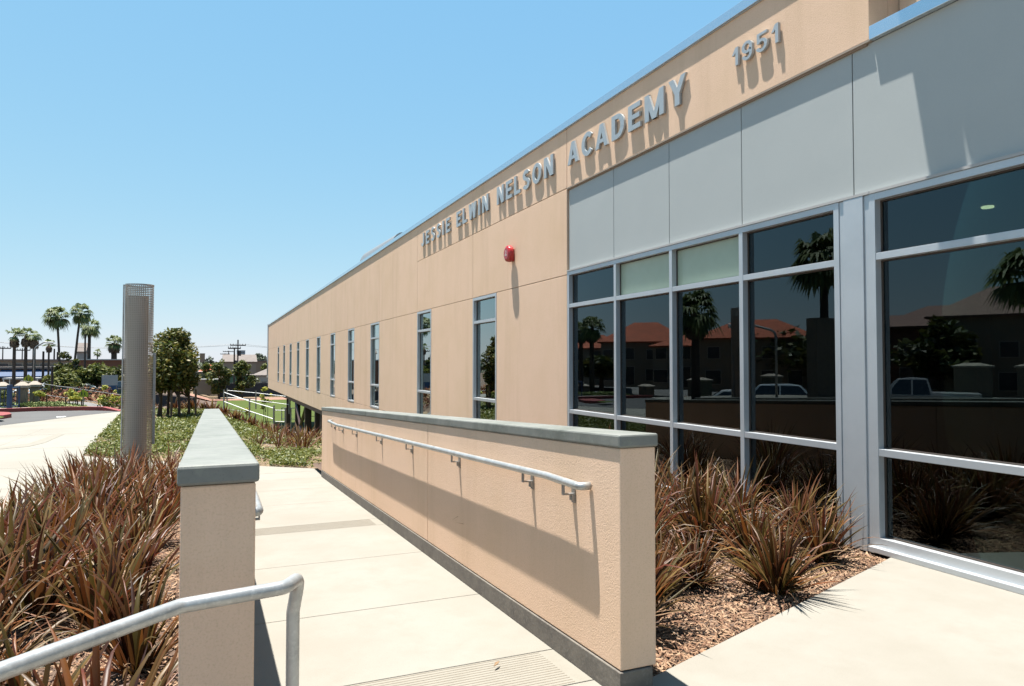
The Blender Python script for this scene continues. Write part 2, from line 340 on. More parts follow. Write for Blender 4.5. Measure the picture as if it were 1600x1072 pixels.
def sheet(name, xs, ys, hf, m, off=0, kind='structure', parent=None):
    V = [(x, y, hf(x, y)+off) for y in ys for x in xs]; nx = len(xs)
    F = [(j*nx+i, j*nx+i+1, (j+1)*nx+i+1, (j+1)*nx+i) for j in range(len(ys)-1) for i in range(nx-1)]
    me = bpy.data.meshes.new(name); me.from_pydata(V, [], F); o = link(name, me, m, parent, smooth=True)
    if kind: o['kind'] = kind
    return o
def strip(name, ys, xl, xr, hf, m, off, nx=6, kind='structure', parent=None):
    V = []; F = []
    for y in ys:
        a, b = xl(y), xr(y)
        for i in range(nx+1):
            x = a+(b-a)*i/nx; V.append((x, y, hf(x, y)+off))
    k = nx+1
    F = [(j*k+i, j*k+i+1, (j+1)*k+i+1, (j+1)*k+i) for j in range(len(ys)-1) for i in range(nx)]
    me = bpy.data.meshes.new(name); me.from_pydata(V, [], F); o = link(name, me, m, parent, smooth=True)
    if kind: o['kind'] = kind
    return o
def lin(pts):
    return lambda y: float(np.interp(y, [p[0] for p in pts], [p[1] for p in pts]))
def rangef(a, b, s):
    n = max(1, round((b-a)/s)); return [a+(b-a)*i/n for i in range(n+1)]

# ================================================================== GROUND
xs = [-2500, -900, -300, -120, -70, -50, -40, -32]+rangef(-28, 24, 1.0)+[28, 34, 42, 55, 80, 150, 400, 1000, 2500]
ys = [-60, -20, -8, -3]+rangef(0, 60, 1.0)+rangef(63, 140, 4)+[150, 170, 200, 260, 400, 800, 1500, 3000]
def hsoil(x, y): return H(x, y)-.09
sheet('ground', xs, ys, hsoil, 'soil')

WX0, WX1 = -.088, .143           # left ramp wall cap
RX0, RX1 = 1.70, 1.91          # right ramp wall cap
D = 4.91                       # facade plane
# plaza (left), the walk that crosses to the ramp landing
GC = lin([(12.9, 1.9), (13.8, .8), (15.75, -1.58), (16.7, -2.37), (20, -2.55), (28.8, -2.95), (31.5, -3.2)])   # near/left edge of the ground cover, X as function of Y
fl = lambda x, y: Hn(y)
plaza = strip('plaza', rangef(-3, 11.9, .5), lambda y: -30, lambda y: -1.78, fl, 'plaza', 0)
ymid = [11.9, 12.3, 12.6, 12.9, 13.2, 13.5, 13.8, 14.4, 15, 15.75, 16.2, 16.7, 18, 20, 23, 26, 28.8, 30, 31.2, 32.2, 33.0]
strip('crossing_walk', ymid, lambda y: -30, lambda y: GC(y) if y > 12.9 else 1.9, fl, 'plaza', 0)
# plaza joints / faint scored lines in the slab
mb = MB()
for y in (5.2, 8.2, 11.9): mb.box(-30, -1.78, y-.006, y+.006, Hn(y)-.01, Hn(y)+.0015)
for x in (-4.4, -7.4): mb.prismy(x-.006, x+.006, [(y, Hn(y)-.01, Hn(y)+.0015) for y in (-3, 2.75, 12.37, 24)])
for y in (12.75, 15.2, 18.5, 22): mb.box(-12, GC(y)-.05, y-.006, y+.006, Hn(y)-.01, Hn(y)+.0015)
mb.build('plaza_joints', 'concrete_band')['kind'] = 'structure'
# tyre-smudge / darker patch strip on the plaza
pts = [at_z(x, y, -.38) for x, y in ((0, 699), (45, 693), (92, 677), (100, 679), (70, 692), (45, 698), (0, 702))]
me = MB().add([(p.x, p.y, -.3755) for p in pts], [tuple(range(len(pts)))]).build('worn_patch', 'concrete_band'); me['kind'] = 'structure'

# driveway asphalt + curb
zA = -.38
def P2(x, y, z=zA): p = at_z(x, y, z); return (p.x, p.y)
dr = [P2(-260, 690), P2(0, 665), P2(60, 658), P2(120, 650), P2(165, 645.5), P2(188, 643), P2(150, 641.8), P2(60, 642.6), P2(0, 645.0), P2(-260, 651)]
MB().add([(x, y, zA+.005) for x, y in dr], [tuple(range(len(dr)))]).build('driveway', 'asphalt')['kind'] = 'structure'
cb = [P2(-260, 651), P2(0, 645.0), P2(60, 642.6), P2(130, 641.6), P2(160, 641.9), P2(185, 643.3)]
def curb(name, line, w, h, m, z=zA, label=None):
    mb = MB(); n = len(line); vs = []
    for i, (x, y) in enumerate(line):
        a = Vector(line[max(i-1, 0)]); b = Vector(line[min(i+1, n-1)]); d = (b-a).normalized(); nn = Vector((-d.y, d.x))
        if nn.y < 0: nn = -nn
        hh = h*(.25 if i == n-1 else 1)
        vs += [(x, y, z-.05), (x, y, z+hh), (x+nn.x*w, y+nn.y*w, z+hh), (x+nn.x*w, y+nn.y*w, z-.05)]
    fs = [(i*4+k, i*4+4+k, i*4+4+k+1, i*4+k+1) for i in range(n-1) for k in range(3)]+[(0, 1, 2, 3), (4*n-1, 4*n-2, 4*n-3, 4*n-4)]
    o = mb.add(vs, fs).build(name, m); o['kind'] = 'structure'; return o
curb('curb', cb, .22, .15, 'curb_red')
# small red-curbed island at the left edge of the drive
isl = [P2(-40, 655), P2(4, 655), P2(18, 652.5), P2(14, 649.5), P2(0, 649), P2(-40, 650)]
MB().poly(isl, zA, zA+.13).build('traffic_island', 'curb_red')['kind'] = 'structure'
isl2 = [P2(-40, 653.2, -.25), P2(2, 653.2, -.25), P2(7, 651.8, -.25), P2(0, 650.2, -.25), P2(-40, 650.8, -.25)]
MB().add([(x, y, zA+.135) for x, y in isl2], [tuple(range(len(isl2)))]).build('island_planting', 'rough_grass')['kind'] = 'structure'
# painted mark on the asphalt
pm = [P2(88, 651.6), P2(104, 650.6), P2(100, 652.0), P2(88, 652.4)]
MB().add([(x, y, zA+.010) for x, y in pm], [(0, 1, 2, 3)]).build('lane_marking', 'white_paint')['kind'] = 'structure'

# far ground zones on the left
def zone(name, y0, y1, xl, xr, m, off, step=2, nx=12): return strip(name, rangef(y0, y1, step), lin(xl), lin(xr), H, m, off, nx)
zone('sidewalk', 33.0, 36.0, [(33, -30)], [(33, -3.1)], 'plaza', .004, 1, 20)
zone('grass_verge', 36.0, 41.5, [(34, -40)], [(34, -3.2), (41.5, -1.6)], 'rough_grass', .02)
zone('path', 41.5, 47, [(41, -12.5), (44, -9.5), (47, -8)], [(41, -.2), (47, 1.2)], 'street', .012)
zone('dry_planting_bed', 47, 62, [(47, -40)], [(47, -3), (62, -3)], 'dry', .015)
zone('dry_verge', 41.5, 46.9, [(41, -40)], [(41, -12.6), (44, -9.6), (46.9, -8.1)], 'dry', .02)
zone('street', 62, 92, [(62, -80)], [(62, -4), (92, -4)], 'street', .012, 3)
zone('playing_field', 30, 112, [(30, -.5), (45, -1), (60, 0), (112, 1)], [(30, 60)], 'field', .03, 1.5, 40)
zone('running_track', 112.2, 119, [(112, -10)], [(112, 90)], 'track', .03, 2, 20)
zone('far_verge', 119.2, 132, [(119, -10)], [(119, 90)], 'dry', .03, 3, 20)

# ------------------------------------------------------------------ the ramp: slabs are pieces of it
ramp = tag(MB().prismy(.11, 1.71, [(y, Hn(y)-.16, Hn(y)-.06) for y in (1.6, 2.75, 12.3)]).build('ramp', 'plinth'), kind='structure')
def slab(y0, y1, m='concrete', x0=.115, x1=1.70, parent=ramp, nm='concrete_slab'):
    g = .004
    yy = [y0+g]+[q for q in (2.75,) if y0+g < q < y1-g]+[y1-g]
    return MB().prismy(x0, x1, [(y, Hn(y)-.05, Hn(y)) for y in yy]).build(nm, m, parent, bevel=.003)
for a, b in ((1.6, 2.98), (3.42, 4.55), (4.55, 5.95), (5.95, 7.35), (7.72, 9.2), (9.2, 10.6), (10.6, 11.9)): slab(a, b)
def grooved(y0, y1, n, x0=.115, x1=1.70):
    slab(y0, y1, 'concrete_band', x0=x0, x1=x1, nm='grooved_band')
    mb = MB()
    for i in range(n):
        y = y0+.02+(y1-y0-.04)*i/(n-1)
        mb.prismy(x0+.02, x1-.09, [(y-.0028, Hn(y)-.01, Hn(y)+.0012), (y+.0028, Hn(y)-.01, Hn(y)+.0012)])
    o = mb.build('scored_grooves', 'groove', ramp)
grooved(2.98, 3.42, 16); grooved(7.35, 7.72, 14)

# entrance slab at the right, its edge cut diagonally against the bed
es = [(.115, -3), (6.0, -3), (D+.02, -3), (D+.02, 3.90), (4.64, 3.82), (1.915, 2.86), (1.70, 2.78), (1.70, 1.596), (.115, 1.596)]
ent = tag(MB().poly([(.115, -3), (D-.0, -3), (D-.0, 3.92), (4.64, 3.82), (1.915, 2.86), (1.72, 2.60), (1.72, 1.592), (.115, 1.592)], -.12, 0).build('entrance_slab', 'concrete', bevel=.004), kind='structure')
MB().poly([(-1.78, -3), (.105, -3), (.105, 1.0), (-1.78, 1.0)], -.12, 0).build('forecourt_slab', 'concrete', ent)

# beds of mulch
def hb(x, y): return Hn(y)-.035+.03*noise.noise(Vector((x*2.3, y*2.3, 1)))
strip('mulch_bed', rangef(1.0, 12.6, .15), lambda y: -1.78, lambda y: -.04, hb, 'soil', 0, 14)
def hb2(x, y): return (-.03 if y < 6 else -.03+(Hn(y)+.1)*sstep(6, 13, y))+.03*noise.noise(Vector((x*2.3, y*2.3, 5)))
strip('planting_bed', rangef(2.7, 13.2, .15), lambda y: 1.72, lambda y: D+.05, hb2, 'soil', 0, 24)
def chips(name, n, fx, hfun, seed, label):
    g = np.random.default_rng(seed); pts = []
    for x, y in fx(g, n): pts.append((x, y, hfun(x, y)+.006+g.uniform(0, .012)))
    P = np.array(pts); n = len(P)
    a = g.uniform(0, 2*np.pi, n); t = g.normal(0, .32, n); L = g.uniform(.008, .032, n); w = g.uniform(.003, .007, n)
    d = np.stack([np.cos(a)*np.cos(t), np.sin(a)*np.cos(t), np.sin(t)], 1)*L[:, None]
    s = np.stack([-np.sin(a), np.cos(a), g.normal(0, .35, n)], 1)*w[:, None]
    u = np.tile([0, 0, .0035], (n, 1))
    V = np.stack([P-d-s, P+d-s*.7, P+d+s*.7, P-d+s, P+u-d*.8, P+u+d*.8], 1).reshape(-1, 3)
    b = np.arange(n)[:, None]*6
    F = np.concatenate([b+np.array([[0, 1, 5, 4]]), b+np.array([[2, 3, 4, 5]])])
    o = link(name, fast_mesh(name, V, F), 'mulch'); tag(o, label, 'mulch', kind='stuff')
def fL(g, n):
    y = 1.1+11*g.random(n)**1.6; x = g.uniform(-1.76, -.1, n); return zip(x, y)
def fR(g, n):
    o = []
    while len(o) < n:
        y = 2.8+7*g.random()**1.5; x = g.uniform(1.93, D-.02)
        if y > 2.88+(x-1.915)*.352: o.append((x, y))
    return o
chips('bark_mulch', 26000, fL, hb, 3, 'shredded brown bark mulch under the bronze plants left of the ramp')
chips('bark_mulch', 34000, fR, hb2, 4, 'shredded brown bark mulch between the right ramp wall and the window wall')

# ================================================================== RAMP WALLS
def Zc(Y): return 1.177-.0430*(Y-2.74)             # top of cap
def Zb(Y): return .117-.0405*(Y-2.75)              # bottom of the stucco
def ramp_wall(x0, x1, y0, y1, joints, capj, label):
    w = empty('ramp_wall', label, 'wall', ((x0+x1)/2, y0, Zb(y0)-.12))
    off = Vector(w.location)
    def shift(mb): mb.v = [(a-off.x, b-off.y, c-off.z) for a, b, c in mb.v]; return mb
    e = .01
    ys_ = [y0]+joints+[y1]
    for a, b in zip(ys_[:-1], ys_[1:]):
        a2 = a+(.004 if a > y0 else .012); b2 = b-(.004 if b < y1 else .012)
        shift(MB().prismy(x0+e, x1-e, [(a2, Zb(a2), Zc(a2)-.062), (b2, Zb(b2), Zc(b2)-.062)])).build('stucco_panel', 'stucco', w, bevel=.006)
    shift(MB().prismy(x0+.02, x1-.02, [(y0+.03, Zb(y0)-.01, Zc(y0)-.07), (y1-.03, Zb(y1)-.01, Zc(y1)-.07)])).build('wall_core', 'stucco_joint', w)
    ys_ = [y0]+capj+[y1]
    for a, b in zip(ys_[:-1], ys_[1:]):
        a2 = a+(.003 if a > y0 else 0); b2 = b-(.003 if b < y1 else 0)
        shift(MB().prismy(x0, x1, [(a2, Zc(a2)-.060, Zc(a2)), (b2, Zc(b2)-.060, Zc(b2))])).build('cap', 'cap', w, bevel=.009)
    shift(MB().prismy(x0+.002, x1-.035, [(y, Hn(y)-.2, Zb(y)-.004) for y in (y0+.004, 2.9, y1-.02)])).build('plinth', 'plinth', w, bevel=.004)
    return w
ramp_wall(RX0, RX1, 2.74, 12.02, [5.82, 9.02], [8.4], 'right tan stucco ramp wall with grey cap, planting bed behind it')
ramp_wall(WX0, WX1, 2.31, 12.72, [6.0, 9.2], [7.1], 'left tan stucco ramp wall with grey cap, bronze plants on its outer side')

# handrails on brackets
def fillet(pts, r, n=6):
    pts = [Vector(p) for p in pts]; out = [pts[0]]
    for i in range(1, len(pts)-1):
        p = pts[i]; a = (pts[i-1]-p).normalized(); b = (pts[i+1]-p).normalized()
        ang = a.angle(b)
        if ang > math.pi-.02: out.append(p); continue
        L = min(r/math.tan(ang/2), (pts[i-1]-p).length*.49, (pts[i+1]-p).length*.49)
        s = p+a*L; e = p+b*L
        for k in range(n+1):
            t = k/n; out.append(s*(1-t)**2+p*2*t*(1-t)+e*t*t)
    out.append(pts[-1]); return out
def handrail(side, wallx, ya, yb, za, br, label, flat=.36, so_=.062):
    """side=-1: rail on the -X face of a wall at wallx"""
    rr = .0195; so = wallx+side*so_
    t = empty('handrail', label, 'handrail', (wallx, ya, za-.9)); off = Vector(t.location)
    zz = lambda y: za-.0405*(max(ya+flat, min(y, yb-.75))-(ya+flat))
    path = [(wallx+side*.005, ya, zz(ya)), (so, ya, zz(ya)), (so, ya+flat, zz(ya)), (so, yb-.75, zz(yb)), (so, yb, zz(yb)), (wallx+side*.005, yb, zz(yb))]
    p = [Vector(q)-off for q in fillet(path, .05)]
    MB().tube(p, rr, 14).build('rail', 'galv', t, smooth=True)
    mb = MB()
    for y in br:
        z = zz(y)-rr; x = lambda d: wallx+side*d-off.x; Y = y-off.y; Z = z-off.z
        mb = MB()
        mb.box(*sorted((x(.001), x(.007))), Y-.018, Y+.018, Z-.092, Z-.014)                   # wall plate
        mb.box(*sorted((x(.007), x(.066))), Y-.013, Y+.013, Z-.050, Z-.044)       # arm
        mb.box(*sorted((x(.060), x(.066))), Y-.013, Y+.013, Z-.044, Z+.004)       # saddle upright
        mb.box(*sorted((x(.007), x(.020))), Y-.016, Y+.016, Z-.080, Z-.050)
        mb.build('bracket', 'galv_bracket', t)
    return t
handrail(-1, 1.71, 3.02, 10.9, .905, [3.19, 3.69, 4.98, 6.3, 7.55, 8.95, 9.95, 10.62], 'galvanised handrail bracketed to the right ramp wall')
handrail(+1, .135, 3.02, 11.2, .905, [3.2, 4.4, 5.8, 7.2, 8.6, 10, 11], 'galvanised handrail on the inner face of the left ramp wall', so_=.05)

# free-standing foreground rail
fr = empty('guard_rail', 'foreground galvanised pipe rail bending round in front of the left wall end', 'handrail', (.202, 2.03, 0))
o_ = Vector(fr.location)
q = [(-1.25, 1.18, .905), (-.37, 1.635, .91), (-.06, 1.915, .908), (.19, 1.975, .905), (.236, 2.075, .898), (.222, 2.09, .80), (.222, 2.09, .45), (.222, 2.09, 0)]
MB().tube([Vector(a)-o_ for a in fillet(q, .045, 8)], .0183, 20).build('rail', 'galv', fr, smooth=True)
MB().tube([Vector(a)-o_ for a in [(-.85, 1.385, 0), (-.85, 1.385, .90)]], .018, 16).build('post', 'galv', fr, smooth=True)
MB().tube([Vector(a)-o_ for a in [(.222, 2.09, .0), (.222, 2.09, .006)]], .045, 20).build('base_plate', 'galv_bracket', fr)

# ================================================================== SCHOOL BUILDING
bd = empty('school_building', 'long low tan stucco school building with grey metal panels and a tall window wall', 'building', (D, 4, 0))
bo = Vector(bd.location)
def B(mb, name, m, parent=bd, **k):
    po = bo if parent is bd else Vector(parent.get('_o', bo))
    mb.v = [(a-po.x, b-po.y, c-po.z) for a, b, c in mb.v]
    return mb.build(name, m, parent, **k)
YE = 68.7; ZT = 5.05; ZP = 4.14; ZH = 2.83; ZL = .05; ZS = -.76
WIN = [(12.21, 13.51), (16.45, 17.72), (22.16, 23.50), (26.39, 27.70), (30.75, 32.05), (35.15, 36.45), (39.55, 40.85), (44.0, 45.3), (48.4, 49.7), (52.9, 54.2), (57.6, 58.9)]
TH = .22; g = .006
def panel(y0, y1, z0, z1, x=D, th=TH, m='stucco', name='wall_panel', lab=None, bev=.004, zb=None):
    a, b = y0+g, y1-g; c, d = z0+g, z1-g
    if zb: mb = MB().prismy(x, x+th, [(a, zb(a), d), (b, zb(b), d)])
    else: mb = MB().box(x, x+th, a, b, c, d)
    return B(mb, name, m, bevel=bev)
# upper stucco band, split at window edges
yj = [9.37, 13.51, 17.72, 22.16, 26.39, 30.75, 35.15, 39.55, 44.0, 48.4, 52.9, 57.6, 63.2, YE]
for a, b in zip(yj[:-1], yj[1:]):
    if b <= 17.8: panel(a, b, ZH, ZP); panel(a, b, ZP, ZT)
    else: panel(a, b, ZH, ZT)
panel(4.06, 9.37, ZP, ZT, x=D)
# piers between windows
ed = [9.37]+[v for w in WIN for v in w]+[YE]
for i in range(0, len(ed), 2):
    a, b = ed[i], ed[i+1]
    if b-a > 6.5: mid = (a+b)/2; panel(a, mid, ZL, ZH); panel(mid, b, ZL, ZH)
    else: panel(a, b, ZL, ZH)
for a, b in zip(yj[:-1], yj[1:]):
    panel(a, b, ZS, ZL)
# backing behind the joints (dark reveal)
mb = MB()
for z in (ZH, ZP): mb.box(D+.009, D+.2, 9.4 if z == ZH else 4.1, YE-.05, z-.03, z+.03)
for y in yj[1:-1]:
    mb.box(D+.0095, D+.19, y-.03, y+.03, ZH+.03, ZT-.02); mb.box(D+.0095, D+.19, y-.03, y+.03, ZS+.02, ZL)
for a in (24.945,): pass
mb.box(D+.010, D+.2, 9.4, YE-.05, ZL-.03, ZL+.0)
B(mb, 'joint_reveal', 'stucco_joint')
# return wall at the parapet notch, recessed upper wall, roof, back and end
RC = D+.34
B(MB().box(D+TH, D+8, 4.06, 4.28, ZP-.02, ZT-.01), 'parapet_return', 'stucco')
B(MB().box(RC, RC+.25, -6, 4.05, ZP+.02, 7.6), 'upper_wall', 'stucco')
B(MB().box(RC+.255, D+9, -6, 4.05, 7.35, 7.6), 'upper_roof', 'roof_grey')
B(MB().box(D+TH+.01, D+11, 4.3, YE-.3, 4.62, 4.80), 'roof', 'roof_grey')
B(MB().box(D+11.01, D+11.25, -6, YE, -.7, ZT), 'back_wall', 'stucco')
B(MB().box(D+.005, D+11, YE+.005, YE+.2, ZS, ZT-.02), 'end_wall', 'stucco')
B(MB().box(D+TH+.01, D+11, 9.45, YE-.1, ZS+.005, ZS+.24), 'soffit', 'house_tan')
# coping along the parapet
for a, b in zip([4.0, 13.0, 25.0, 37.0, 49.0, 60.0], [13.0, 25.0, 37.0, 49.0, 60.0, YE+.25]):
    B(MB().box(D-.030, D+.30, a+.003, b-.003, ZT+.000, ZT+.105), 'coping', 'coping', bevel=.004)
B(MB().box(D-.016, D+.02, 4.02, YE+.2, ZT-.012, ZT-.0005), 'coping_drip', 'roof_white')
# grey corner trim strip at the far end
B(MB().box(D-.05, D+.3, YE+.21, YE+1.1, .2, ZT+.1), 'end_glazing', 'alu')
B(MB().box(D-.055, D+.0, YE+.3, YE+1.0, .4, 2.7), 'end_window', 'win_dark')
# metal panels over the window wall
py = [-3.0, .7, 4.26, 5.61, 6.84, 8.08, 9.36]
for a, b in zip(py[:-1], py[1:]):
    mb = MB().box(D+.030, D+.06, a+.005, b-.005, 2.905, 4.125); B(mb, 'metal_panel', 'clad', bevel=.002)
B(MB().box(D+.065, D+.2, -3, 9.36, 2.9, 4.13), 'panel_backing', 'gasket')
# white edge trim under the stucco and along the head
B(MB().box(D-.004, D+.055, 4.06, 9.365, ZP-.014, ZP+.004), 'edge_trim', 'trim')
for a, b in ((-3, 4.08), (4.08, 9.36)):
    B(MB().box(D-.012, D+.10, a+.002, b-.002, 2.876, 2.898), 'drip_flashing', 'roof_white')
# flashing where the upper wall is set back
B(MB().box(D-.022, RC-.003, -3, 4.05, 4.128, 4.24), 'sill_flashing', 'coping', bevel=.003)
B(MB().tube([(RC-.10, 3.62, 4.24), (RC-.10, 3.62, 7.2)], .035, 10), 'drain_pipe', 'dark_metal')
# unseen entrance canopy inferred from its shadow, notch shaped to pass a light streak
zc0 = 6.1
k_ = 1.14/7.6
ye = 3.74+.15*(zc0-3.94)
ap = (D-.33, 3.39+.15*(zc0-3.55))
B(MB().poly([(RC-.004, ye), (D-.52, ye), (D-.52, ap[1]+.055), ap, (RC-.004, ap[1]+.001)], zc0, zc0+.16), 'unseen_canopy_plate', 'coping')
B(MB().poly([(RC-.004, ap[1]-.001), ap, (D-.52, ap[1]-.07), (D-.52, -1.5), (RC-.004, -1.5)], zc0, zc0+.16), 'unseen_canopy_plate', 'coping')

# window frames: members in local boxes
FD = .11
def glazing(name, y0, y1, zlist, mull, label, parent, x=D, face=.055, glass='glass', z0=.0, headh=.055, sillh=.06, special={}):
    """zlist = centre heights of the cross rails; mull = Y of the inner mullions"""
    f = empty(name, None, None); f.parent = parent
    f['_o'] = (bo.x, bo.y, bo.z)
    if label: f['label'] = label
    top = zlist[-1]; rails = zlist[:-1]
    A = lambda mb, nm, m='alu', **k: B(mb, nm, m, f, **k)
    hx = lambda d: x+d
    A(MB().box(hx(-.004), hx(FD), y0, y0+face, z0, top), 'jamb', bevel=.002)
    A(MB().box(hx(-.004), hx(FD), y1-face, y1, z0, top), 'jamb', bevel=.002)
    A(MB().box(hx(-.002), hx(FD-.003), y0+face, y1-face, top-headh, top-.001), 'head')
    A(MB().box(hx(-.006), hx(FD-.003), y0+face, y1-face, z0, z0+sillh), 'sill')
    ms = [y0+face/2]+mull+[y1-face/2]
    for y in mull: A(MB().box(hx(-.003), hx(FD-.001), y-face/2, y+face/2, z0+sillh, top-headh), 'mullion', bevel=.002)
    for bi, (a, b) in enumerate(zip(ms[:-1], ms[1:])):
        a += face/2; b -= face/2
        zz = [z0+sillh]+[v for r in rails for v in (r-.028, r+.028)]+[top-headh]
        for r in rails: A(MB().box(hx(.0), hx(FD-.005), a, b, r-.028, r+.028), 'rail', bevel=.002)
        for ri, (c, d) in enumerate(zip(zz[0::2], zz[1::2])):
            p = A(MB().box(hx(FD-.038), hx(FD-.030), a-.002, b+.002, c-.002, d+.002), 'pane', special.get((bi, ri), glass))
            # dark gasket line around the pane
            m_ = MB(); e = .012; xx0, xx1 = hx(FD-.050), hx(FD-.039)
            m_.box(xx0, xx1, a, a+e, c, d).box(xx0, xx1, b-e, b, c, d).box(xx0, xx1, a+e, b-e, c, c+e).box(xx0, xx1, a+e, b-e, d-e, d)
            A(m_, 'gasket', 'gasket')
    return f
for i, (a, b) in enumerate(WIN):
    glazing('window', a+.004, b-.004, [.79, 2.33, ZH-.004], [], None, bd, glass='glass_narrow', z0=ZL+.005, sillh=.05)
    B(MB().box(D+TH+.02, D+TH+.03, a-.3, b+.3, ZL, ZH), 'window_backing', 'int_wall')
glazing('window_wall', 4.39, 9.36, [.79, 2.36, 2.874], [5.60, 6.78, 8.01], 'four bay aluminium window wall behind the bronze plants', bd, z0=-.02, sillh=.08, special={(1, 2): 'frosted', (2, 2): 'frosted'})
glazing('entrance_window', .6, 4.09, [.79, 2.36, 2.874], [2.35], 'tall aluminium window beside the entrance slab', bd, z0=0.0, sillh=.11)
pr_ = B(MB().box(D-.010, D+.12, 4.145, 4.335, -.02, 2.874), 'mullion_cover', 'alu', bevel=.003)
B(MB().box(D+.004, D+.11, 4.092, 4.143, -.02, 2.872), 'mullion_filler', 'alu'); B(MB().box(D+.004, D+.11, 4.337, 4.388, -.02, 2.872), 'mullion_filler', 'alu')
B(MB().box(D-.055, D-.001, -3, 4.10, .001, .042), 'threshold', 'alu', bevel=.003)
B(MB().box(D-.0, D+.2, -3, .595, 0.0, 2.874), 'entrance_jamb', 'alu')
# interior
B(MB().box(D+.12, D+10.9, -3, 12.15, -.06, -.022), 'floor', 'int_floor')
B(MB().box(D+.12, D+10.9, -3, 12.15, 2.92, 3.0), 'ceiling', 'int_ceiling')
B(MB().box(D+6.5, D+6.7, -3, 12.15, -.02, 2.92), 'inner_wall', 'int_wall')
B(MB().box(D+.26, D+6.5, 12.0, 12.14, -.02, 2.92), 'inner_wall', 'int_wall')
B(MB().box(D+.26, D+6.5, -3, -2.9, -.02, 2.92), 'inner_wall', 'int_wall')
B(MB().tube([(D+2.1, 4.80, -.02), (D+2.1, 4.80, 2.92)], .27, 32), 'interior_column', 'int_column', smooth=True)
rb_, rt_ = ray(1452, 842), ray(1386, 400)
b_ = CAM+rb_*((D+.32)/rb_.x); a_ = CAM+rt_*((D+.75)/rt_.x)
B(MB().tube([a_, b_], .032, 4), 'brace', 'brace')
for a, b, z in ((6.82, 7.97, 2.23), (5.64, 6.74, 2.20), (8.05, 9.3, 2.76)): B(MB().box(D+.083, D+.088, a, b, z, 2.84), 'roller_blind', 'hem')
lm = bpy.data.materials.new('downlight'); lm.use_nodes = True
e_ = lm.node_tree.nodes['Principled BSDF']; e_.inputs['Emission Color'].default_value = (1, .85, .6, 1); e_.inputs['Emission Strength'].default_value = 2.2
MT['downlight'] = lm
for px_, py_ in ((1291, 367), (1543, 325), (1457, 465), (1585, 472), (1066, 497), (1170, 500)):
    q_ = at_z(px_, py_, 2.905) if py_ < 400 else at_z(px_, 568-(568-py_)*1.0, 2.905); x, y = q_.x, q_.y
    B(MB().tube([(x, y, 2.905), (x, y, 2.922)], .05, 20), 'downlight', 'downlight')
# skylight / round duct on the roof
sk = MB(); n = 14
for i in range(n): pass
vs = []; R0 = .42
for j, y in enumerate((21.4, 26.5)):
    for i in range(n+1):
        t = math.pi*i/n; vs.append((D+.55-math.cos(t)*R0, y, 4.85+math.sin(t)*(.74 if j == 0 else .86)))
fs = [(i, i+1, n+1+i+1, n+1+i) for i in range(n)]+[tuple(range(n+1))[::-1], tuple(range(n+1, 2*n+2))]
B(sk.add(vs, fs), 'roof_duct', 'galv_bracket')
# brown soffit beam and columns under the raised far wing
B(MB().box(D+.05, D+.30, 16, 55.4, -.985, ZS-.006), 'fascia_beam', 'brown_fascia')
cols = [(55.0, .12), (46.5, .15), (43.8, .15), (38.6, .19), (34.4, .19)]
def hcol(y): return -4.0
for (px, Yc, w) in ((447, 52.3, .22), (459, 46.8, .26), (475, 41.8, .30), (491, 37.6, .27), (499, 35.6, .2)):
    zb = -3.55
    B(MB().box(D+.08, D+.08+w*1.2, Yc-w/2, Yc+w/2, zb, -.99), 'column', 'brown', bevel=.01)
    B(MB().box(D-.25, D+.75, Yc-.55, Yc+.55, -4.3, zb), 'footing', 'dark_conc', bevel=.02)
for p, q in (((D+.15, 46.8, -1.0), (D+.15, 41.8, -3.5)), ((D+.15, 41.8, -1.0), (D+.15, 46.8, -3.5))):
    B(MB().tube([p, q], .1, 4), 'brace_strut', 'brown')
for Yc in (36, 42, 48, 54):
    B(MB().box(D+5, D+5.3, Yc-.15, Yc+.15, -4.2, -.78), 'column', 'brown'); B(MB().box(D+9.5, D+9.8, Yc-.15, Yc+.15, -4.2, -.78), 'column', 'brown')

